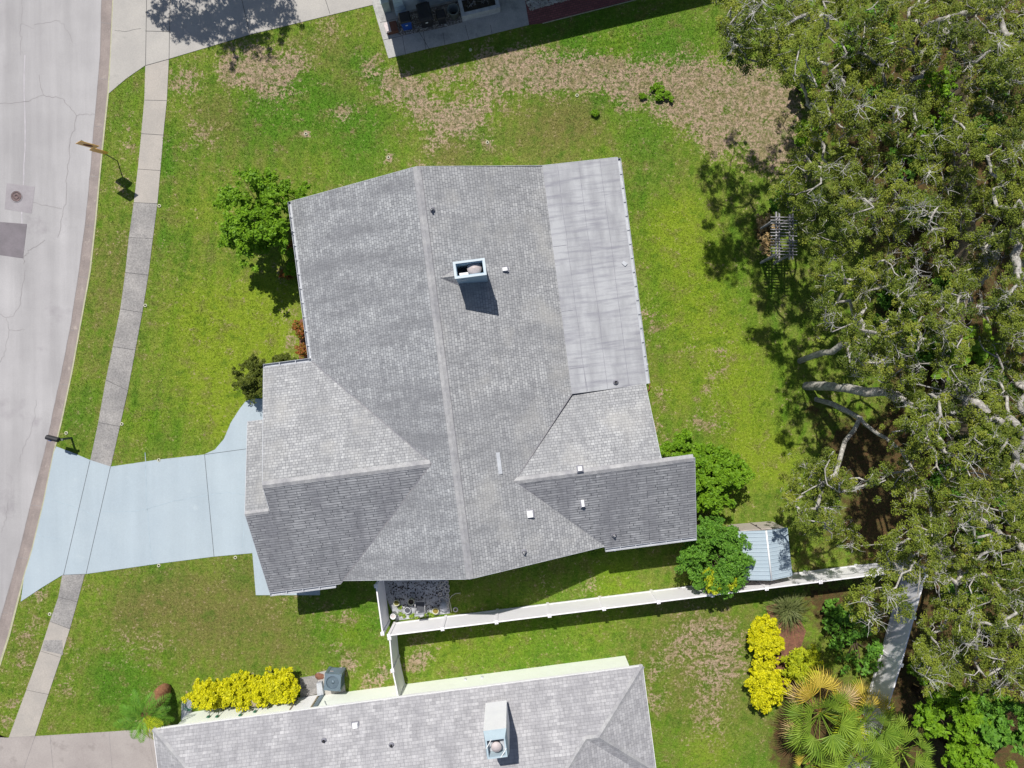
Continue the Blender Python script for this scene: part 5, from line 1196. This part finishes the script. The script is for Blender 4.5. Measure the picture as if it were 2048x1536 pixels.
def rbox(c, w, d, z0, z1, ang, r=.1, n=5):
    pts = []
    for sx, sy, a0 in ((1, 1, 0), (-1, 1, math.pi/2), (-1, -1, math.pi), (1, -1, 1.5*math.pi)):
        for k in range(n+1):
            a = a0+k*math.pi/2/n; x, y = sx*(w/2-r)+r*math.cos(a), sy*(d/2-r)+r*math.sin(a)
            pts.append((c[0]+x*math.cos(ang)-y*math.sin(ang), c[1]+x*math.sin(ang)+y*math.cos(ang)))
    return pts
m = MB(); m.prism(rbox(ct, .76, .78, 0, 0, an), .07, zt-.17); bd = m.build('body', M['ac_dark'], acr)
m = MB()
for z in np.arange(.14, .9, .055): m.prism(rbox(ct, .785, .805, 0, 0, an), z, z+.022, bottom=True)
for dx, dy in ((-1, -1), (1, -1), (1, 1), (-1, 1)):
    x, y = dx*.345, dy*.355; m.box((ct.x+x*math.cos(an)-y*math.sin(an), ct.y+x*math.sin(an)+y*math.cos(an), .5), (.13, .13, .84), an)
m.build('louvres', M['ac'], bd)
m = MB(); outer = rbox2(ct, .81, .83, an); n_ = len(outer)
ring = []
for p in outer:
    a = math.atan2(p[1]-ct.y, p[0]-ct.x); ring.append((ct.x+.31*math.cos(a), ct.y+.31*math.sin(a)))
for i in range(n_):
    j = (i+1) % n_
    m.face([(*outer[i], zt), (*outer[j], zt), (*ring[j], zt+.01), (*ring[i], zt+.01)]); m.face([(*outer[i], zt-.07), (*outer[j], zt-.07), (*outer[j], zt), (*outer[i], zt)])
    m.face([(*ring[i], zt+.01), (*ring[j], zt+.01), (ring[j][0], ring[j][1], zt-.16), (ring[i][0], ring[i][1], zt-.16)])
m.build('top_panel', M['ac'], acr)
m = MB(); m.lathe((ct.x, ct.y, zt-.1), [(.09, 0), (.09, .05), (0, .055)], 16)
for k in range(4):
    a = k*math.pi/2+.5; d1 = Vector((math.cos(a), math.sin(a), 0)); d2 = Vector((math.cos(a+.95), math.sin(a+.95), 0)); cc_ = Vector((ct.x, ct.y, zt-.1))
    m.face([cc_+d1*.08, cc_+d1*.27+Vector((0, 0, .03)), cc_+d2*.27-Vector((0, 0, .03)), cc_+d2*.08])
m.build('fan', M['ac'], acr)
m = MB(); cc_ = Vector((ct.x, ct.y, zt+.005))
for r_ in (.1, .15, .2, .25, .29): m.tube([cc_+Vector((r_*math.cos(t), r_*math.sin(t), 0)) for t in np.linspace(0, 2*math.pi, 25)], .004, 3, caps=False)
m.build('guard', M['ac'], acr)
m = MB(); p = W(657, 1352, .5); m.box((ct.x-.12, ct.y+.415, .6), (.16, .01, .05), an); m.build('badge', M['pinkish'], acr)
# red stone, small junction slab
m = MB(); m.prism(G([(636,1362),(646,1360),(650,1384),(638,1387)]), 0, .3); tag(m.build('utility_box', M['cement']), 'small pale utility box left of the air conditioner', 'box')
def rock(name, label, px, py, z, rx, ry, rz, mat, cat='rock', seed=1):
    c = W(px, py, z); rg = np.random.default_rng(seed); m = MB(); n1, n2 = 9, 14; V = []
    for i in range(n1+1):
        th = math.pi*i/n1
        for k in range(n2):
            ph = 2*math.pi*k/n2; s_ = 1+rg.uniform(-.12, .12) if 0 < i < n1 else 1
            V.append((c.x+rx*s_*math.sin(th)*math.cos(ph), c.y+ry*s_*math.sin(th)*math.sin(ph), max(0, z+rz*s_*math.cos(th))))
    m.v = V
    for i in range(n1):
        for k in range(n2): a, b_ = i*n2+k, i*n2+(k+1) % n2; m.f.append((a, a+n2, b_+n2, b_)); m.m.append(0); m.uv += [(0, 0)]*4; m.sm.append(True)
    return tag(m.build(name, M[mat]), label, cat)
rock('boulder', 'tan boulder between golden shrubs and the mint wall', 512, 1400, .8, .36, .32, .3, 'rock')
rock('mulch_pile', 'small reddish mulch pile at the corner of the air conditioner pad', 640, 1352, .03, .26, .2, .08, 'mulch', 'mulch', 3)
for k, (x, y, l_) in enumerate([(418, 1430, .9), (437, 1427, 1.), (486, 1420, 1.2), (512, 1416, 1.)]):
    a_, b_ = loc_of(x, y, .9); r = empty('garden_tool', tuple(L(a_, -13.9, 0)), ('leftmost', 'second from left', 'third from left', 'rightmost')[k]+' of four long handled garden tools leaning on the mint wall', 'garden tool', 'garden tools on the mint wall')
    m = MB(); m.tube([L(a_+.06, -13.75, .1), L(a_, -14.15, .1+l_)], .018, 5); m.build('handle', M['post'], r)
    m = MB(); m.box(L(a_, -14.13, .1+l_), (.12, .03, .2), TH); m.build('head', M['hose'], r)
hr = empty('garden_hose', W(378, 1407, 0), 'coiled green garden hose beside the leftmost golden shrub', 'hose'); cc_ = W(380, 1405, .05)
m = MB(); P = [(cc_.x+(.24+.012*math.sin(t*.9))*math.cos(t), cc_.y+(.30)*math.sin(t), .05+.012*t) for t in np.linspace(0, 6.28*4, 90)]; m.tube(P, .014, 5); m.build('coil', M['hose'], hr)
rc = MB(); rc.prism(G([(363,1440),(364,1405),(372,1393),(384,1395),(384,1430)]), 0, .05); tag(rc.build('splash_slab', M['cement']), 'pale rounded slab under the coiled hose', 'slab')
# orange hose by the right wall
oh = empty('orange_hose', W(1297, 760, 0), 'orange hose hanging at the right eave of the central house', 'hose')
m = MB(); m.tube([W(1284, 690, .1), W(1288, 715, .1), W(1292, 745, .3), W(1295, 757, .5), W(1300, 765, .4), W(1299, 778, .1), W(1294, 784, .05)], .022, 6); m.build('tube', M['orange_hose'], oh)
# sprinkler heads
SPR = [(612, 268, 'sprinkler head ring in the bare spot of the upper left lawn'), (777, 315, 'sprinkler head ring in the small bare spot above the roof peak'), (975, 285, 'sprinkler head ring in the green circle above the roof'), (1154, 191, 'sprinkler head ring in the olive grass above the right roof end'), (318, 920, 'sprinkler head ring on the upper edge of the blue driveway'), (318, 1131, 'sprinkler head ring on the lower edge of the blue driveway'), (471, 1115, 'sprinkler head ring near the garage at the lower driveway edge'), (291, 611, 'sprinkler head ring at the lawn side of the old sidewalk'), (244, 848, 'sprinkler head ring near the lower end of the old sidewalk'), (100, 1228, 'sprinkler head ring left of the lower sidewalk'), (319, 412, 'sprinkler head ring where the pale sidewalk turns old'), (133, 866, 'sprinkler head ring beside the mailbox')]
proto = None
for x, y, lb in SPR:
    p = W(x, y, 0)
    if proto is None:
        proto = empty('sprinkler_head', tuple(p)); m = MB(); m.lathe(tuple(p), [(.085, -.02), (.085, .035), (.05, .045), (.05, .0)], 16); m.build('ring', M['cream'], proto)
        m = MB(); m.lathe(tuple(p), [(.028, 0), (.028, .05), (0, .052)], 10); m.build('nozzle', M['black'], proto); o = proto
    else: o = copy_tree(proto); o.location = p
    tag(o, lb, 'sprinkler', 'lawn sprinkler heads')
m = MB(); p = W(941, 100, 0); m.lathe(tuple(p), [(.075, 0), (.075, .06), (.05, .08), (0, .085)], 14); tag(m.build('cleanout_cap', M['cream']), 'round pale cleanout cap in the shaded grass below the top walk', 'pipe cap')

# ---------------------------------------------------------------- patio things behind the fence
def pot(px, py, r, h, label, mats, fill, cat='pot', name='plant_pot', z0=.03, taper=.8):
    c = W(px, py, h); root = empty(name, (c.x, c.y, 0), label, cat)
    m = MB(); m.lathe((c.x, c.y, z0), [(0, .005), (r*taper, 0), (r*.96, h-.05), (r, h-.05), (r, h), (r*.84, h), (r*.8, h-.06)], 22); m.build('wall', M[mats], root)
    m = MB(); m.lathe((c.x, c.y, z0+h-.06), [(r*.83, 0), (0, .01)], 22); m.build('contents', M[fill], root); return root
def fillm(n, c): M[n] = pmat(n, c, None, 5, 20, .3)
fillm('murky_water', (.16, .15, .03)); fillm('ochre_fill', (.25, .2, .04)); fillm('charcoal', (.08, .085, .1))
pot(793, 1206, .155, .33, 'cream pot of murky water at the left of the patio', 'cream', 'murky_water')
pot(822, 1204, .165, .35, 'cream rimmed pot of dark water left of the patio chair', 'cream', 'soil')
pot(815, 1221, .165, .2, 'pale round tray with dark things beside the patio chair', 'gutter_w', 'charcoal')
pot(871, 1222, .165, .22, 'thin rimmed pot with ochre contents at the right of the patio', 'cream', 'ochre_fill')
pot(786, 1233, .14, .5, 'tall white can with lid in the patio fence corner', 'white', 'pinkdome', 'can', 'white_can', taper=.95)
rg_ = MB(); p = W(911, 1219, .04); rg_.tube([(p.x+.1*math.cos(t), p.y+.1*math.sin(t), .05) for t in np.linspace(0, 2*math.pi, 20)], .03, 6); tag(rg_.build('stone_ring', M['stone']), 'small white stone ring right of the patio edging', 'ring')
cr = empty('patio_chair', W(840, 1215, 0), 'grey patio chair facing the fence among the pots', 'chair'); c0 = W(841, 1212, .4)
m = MB(); m.box((c0.x, c0.y, .42), (.42, .42, .03), TH); m.build('seat', M['charcoal'], cr)
m = MB()
for sx in (-1, 1):
    m.tube([(c0.x+sx*.24, c0.y+.24, .62), (c0.x+sx*.24, c0.y-.26, .62)], .022, 6); m.tube([(c0.x+sx*.22, c0.y+.22, 0), (c0.x+sx*.24, c0.y+.24, .62)], .018, 6); m.tube([(c0.x+sx*.22, c0.y-.22, 0), (c0.x+sx*.22, c0.y-.32, .95)], .018, 6)
m.tube([(c0.x-.22, c0.y+.24, .45), (c0.x+.22, c0.y+.24, .45)], .02, 6); m.build('frame', M['steel'], cr)
m = MB(); m.box((c0.x, c0.y-.3, .78), (.44, .04, .32), TH); m.build('backrest', M['gutter_w'], cr)
rock('plastic_bag', 'crumpled pale grey bag in the corner by the fence post', 887, 1213, .2, .2, .25, .22, 'cement', 'bag', 5)
pe = empty('stone_edging', W(893, 1190, 0), 'double row of round edging stones along the patio side', 'edging')
m = MB(); rk = [(893, 1164), (894, 1173), (895, 1181), (895, 1191), (894, 1200), (883, 1166), (885, 1175), (884, 1199), (893, 1207), (878, 1172), (894, 1214), (880, 1188)]
for x, y in rk:
    p = W(x, y, .05); r_ = random.uniform(.07, .12); m.tube([(p.x+r_*math.cos(t), p.y+r_*math.sin(t), .05) for t in np.linspace(0, 2*math.pi, 14)], .03, 5)
m.build('stones', M['stone'], pe)
bd_ = MB(); bd_.tube([W(903, 1223, .06), W(901, 1210, .06), W(898, 1199, .06), W(903, 1192, .06), (W(911, 1187, .06)), W(921, 1186, .06)], .022, 5); tag(bd_.build('bent_edging', M['cream']), 'thin cream bent edging strip right of the patio', 'edging')
V, t = leaves([tuple(W(x, y, .1)) for x, y in [(800, 1228), (808, 1232), (822, 1233), (826, 1231), (833, 1234), (800, 1215), (858, 1228), (865, 1231), (850, 1231)]], [.11]*9, 45, .04)
o = tri_mesh('weeds', V, 4, M['frond'], None, t); tag(o, 'yellow green weeds along the fence foot on the patio', 'weeds', kind='stuff')
def pebbles(name, label, pts, n, rr, mat='stone', z=.04):
    xs = [p[0] for p in pts]; ys = [p[1] for p in pts]; V = []
    px = RNG.uniform(min(xs), max(xs), n*3); py = RNG.uniform(min(ys), max(ys), n*3); k = inpoly(px, py, pts); px, py = px[k][:n], py[k][:n]
    for x, y in zip(px, py):
        p = np.array(W(x, y, z)); r_ = random.uniform(*rr); a = random.uniform(0, 3); top = p+[0, 0, r_*.7]
        q = [p+[r_*math.cos(a+t)*random.uniform(.7, 1), r_*math.sin(a+t)*random.uniform(.6, 1), 0] for t in (0, 1.05, 2.1, 3.14, 4.2, 5.2)]
        for i in range(6): V += [q[i], q[(i+1) % 6], top+(q[(i+1) % 6]-p)*.4, top+(q[i]-p)*.4]
        V += [top+(q[i]-p)*.4 for i in (0, 1, 2, 3)]; V += [top+(q[i]-p)*.4 for i in (3, 4, 5, 0)]
    o = tri_mesh(name, np.array(V), 4, M[mat]); tag(o, label, 'stones', kind='stuff')
pebbles('gravel', 'loose pale gravel between the bins at the top wall', [(790,60),(800,32),(930,2),(926,45),(880,57),(803,70)], 700, (.015, .04))
pebbles('pebbles', 'white pebbles beside the red brick path', [(1050,-4),(1060,22),(1085,14),(1150,-4)], 500, (.03, .06))
pebbles('leaf_litter', 'dark leaf and stone litter scattered on the patio', [(775,1165),(893,1162),(898,1200),(870,1222),(790,1215)], 260, (.02, .05), 'soil', .032)

# ---------------------------------------------------------------- bins and planter at the top wall
def wheelie(name, px, py, w, d, h, ang, mat, lidm, label, front=None):
    c = W(px, py, h); root = empty(name, (c.x, c.y, 0), label, 'bin'); m = MB(); Q_ = Matrix.Translation((c.x, c.y, 0)) @ Matrix.Rotation(ang, 4, 'Z')
    P = [Q_ @ Vector(q) for q in ((-w*.4, -d*.38, .04), (w*.4, -d*.38, .04), (w*.4, d*.4, .04), (-w*.4, d*.4, .04), (-w/2, -d/2, h-.06), (w/2, -d/2, h-.06), (w/2, d/2, h-.06), (-w/2, d/2, h-.06))]; m.quadbox(P)
    m.build('body', M[mat], root)
    m = MB(); P = [Q_ @ Vector(q) for q in ((-w*.54, -d*.55, h-.06), (w*.54, -d*.55, h-.06), (w*.54, d*.52, h-.06), (-w*.54, d*.52, h-.06), (-w*.46, -d*.44, h+.01), (w*.46, -d*.44, h+.01), (w*.46, d*.45, h+.05), (-w*.46, d*.45, h+.05))]; m.quadbox(P)
    m.build('lid', M[lidm], root)
    for sx in (-1, 1):
        m = MB(); m.tube([Q_ @ Vector((sx*w*.36, d*.4, .12)), Q_ @ Vector((sx*w*.46, d*.4, .12))], .12, 12); m.build('wheel', M['black'], root)
    if front is not None:
        m = MB(); m.box(Q_ @ Vector((0, -d*.47, h*.6)), (.12, .012, .06), ang); m.build('badge', M['white'], root)
    m = MB(); m.tube([Q_ @ Vector((-w*.4, d*.56, h-.08)), Q_ @ Vector((w*.4, d*.56, h-.08))], .018, 6); m.build('handle', M[mat], root)
    return root
wheelie('recycling_bin', 809, 34, .52, .5, .95, TH3, 'bluebin', 'black', 'blue recycling bin with dark lid at the top wall', 1)
wheelie('wheeled_bin', 848, 22, .62, .8, 1.05, TH3, 'black', 'black', 'large black wheeled bin beside the blue bin', 1)
wheelie('wheeled_bin', 881, 28, .42, .42, .7, TH3, 'black', 'black', 'smaller black bin between the large bin and the round grey can')
cc_ = W(906, 18, .75); gc = empty('round_trash_can', (cc_.x, cc_.y, 0), 'open round grey trash can beside the cement planter', 'trash can')
m = MB(); m.lathe((cc_.x, cc_.y, .03), [(.0, .0), (.2, 0), (.27, .68), (.29, .68), (.29, .72), (.255, .72), (.19, .06), (0, .06)], 24); m.build('body', M['greybin'], gc)
m = MB(); m.lathe((cc_.x, cc_.y, .10), [(.19, 0), (0, .01)], 20); m.build('liner', M['black'], gc)
pa, pb = loc3(925, 44); pl = empty('cement_planter', L3(pa+1, pb+.4, 0), 'long pale cement planter box against the top wall', 'planter')
m = MB(); w_, d_, h_, t_ = 1.95, 1.0, .55, .17
for x0, x1, y0, y1 in ((0, w_, 0, t_), (0, w_, d_-t_, d_), (0, t_, t_, d_-t_), (w_-t_, w_, t_, d_-t_)):
    m.quadbox([L3(pa+x, pb+y, z) for z in (0.02, h_) for x, y in ((x0, y0), (x1, y0), (x1, y1), (x0, y1))])
m.build('wall', M['cement'], pl)
m = MB(); m.face([L3(pa+x, pb+y, .4) for x, y in ((t_, t_), (w_-t_, t_), (w_-t_, d_-t_), (t_, d_-t_))]); m.build('soil', M['soil'], pl)
tri_mesh('dry_stalks', twigs([tuple(L3(pa+x, pb+.5, .42)) for x in (.4, .6, .8, 1.1, 1.4)], 5, .4, .008, .5), 4, M['twig'], pl)
bx = empty('cardboard_box', W(783, 50, 0), 'brown box with crumpled pale paper on the top walk corner', 'box'); a_, b_ = loc3(783, 53, .3)
m = MB(); m.box(L3(a_, b_, .16), (.55, .5, .26), TH3); m.build('carton', M['brownbox'], bx)
m = MB(); m.box(L3(a_-.2, b_, .31), (.26, .5, .05), TH3+.05); m.box(L3(a_-.24, b_-.05, .35), (.16, .34, .04), TH3+.2); m.build('paper', M['pinkish'], bx)
# hollow stump under the oaks
p = W(1938, 600, .4); m = MB(); m.lathe((p.x, p.y, 0), [(.26, 0), (.22, .4), (.15, .4), (.13, .1), (0, .1)], 16); tag(m.build('hollow_stump', M['bark']), 'hollow round stump beside the plank fence', 'stump')
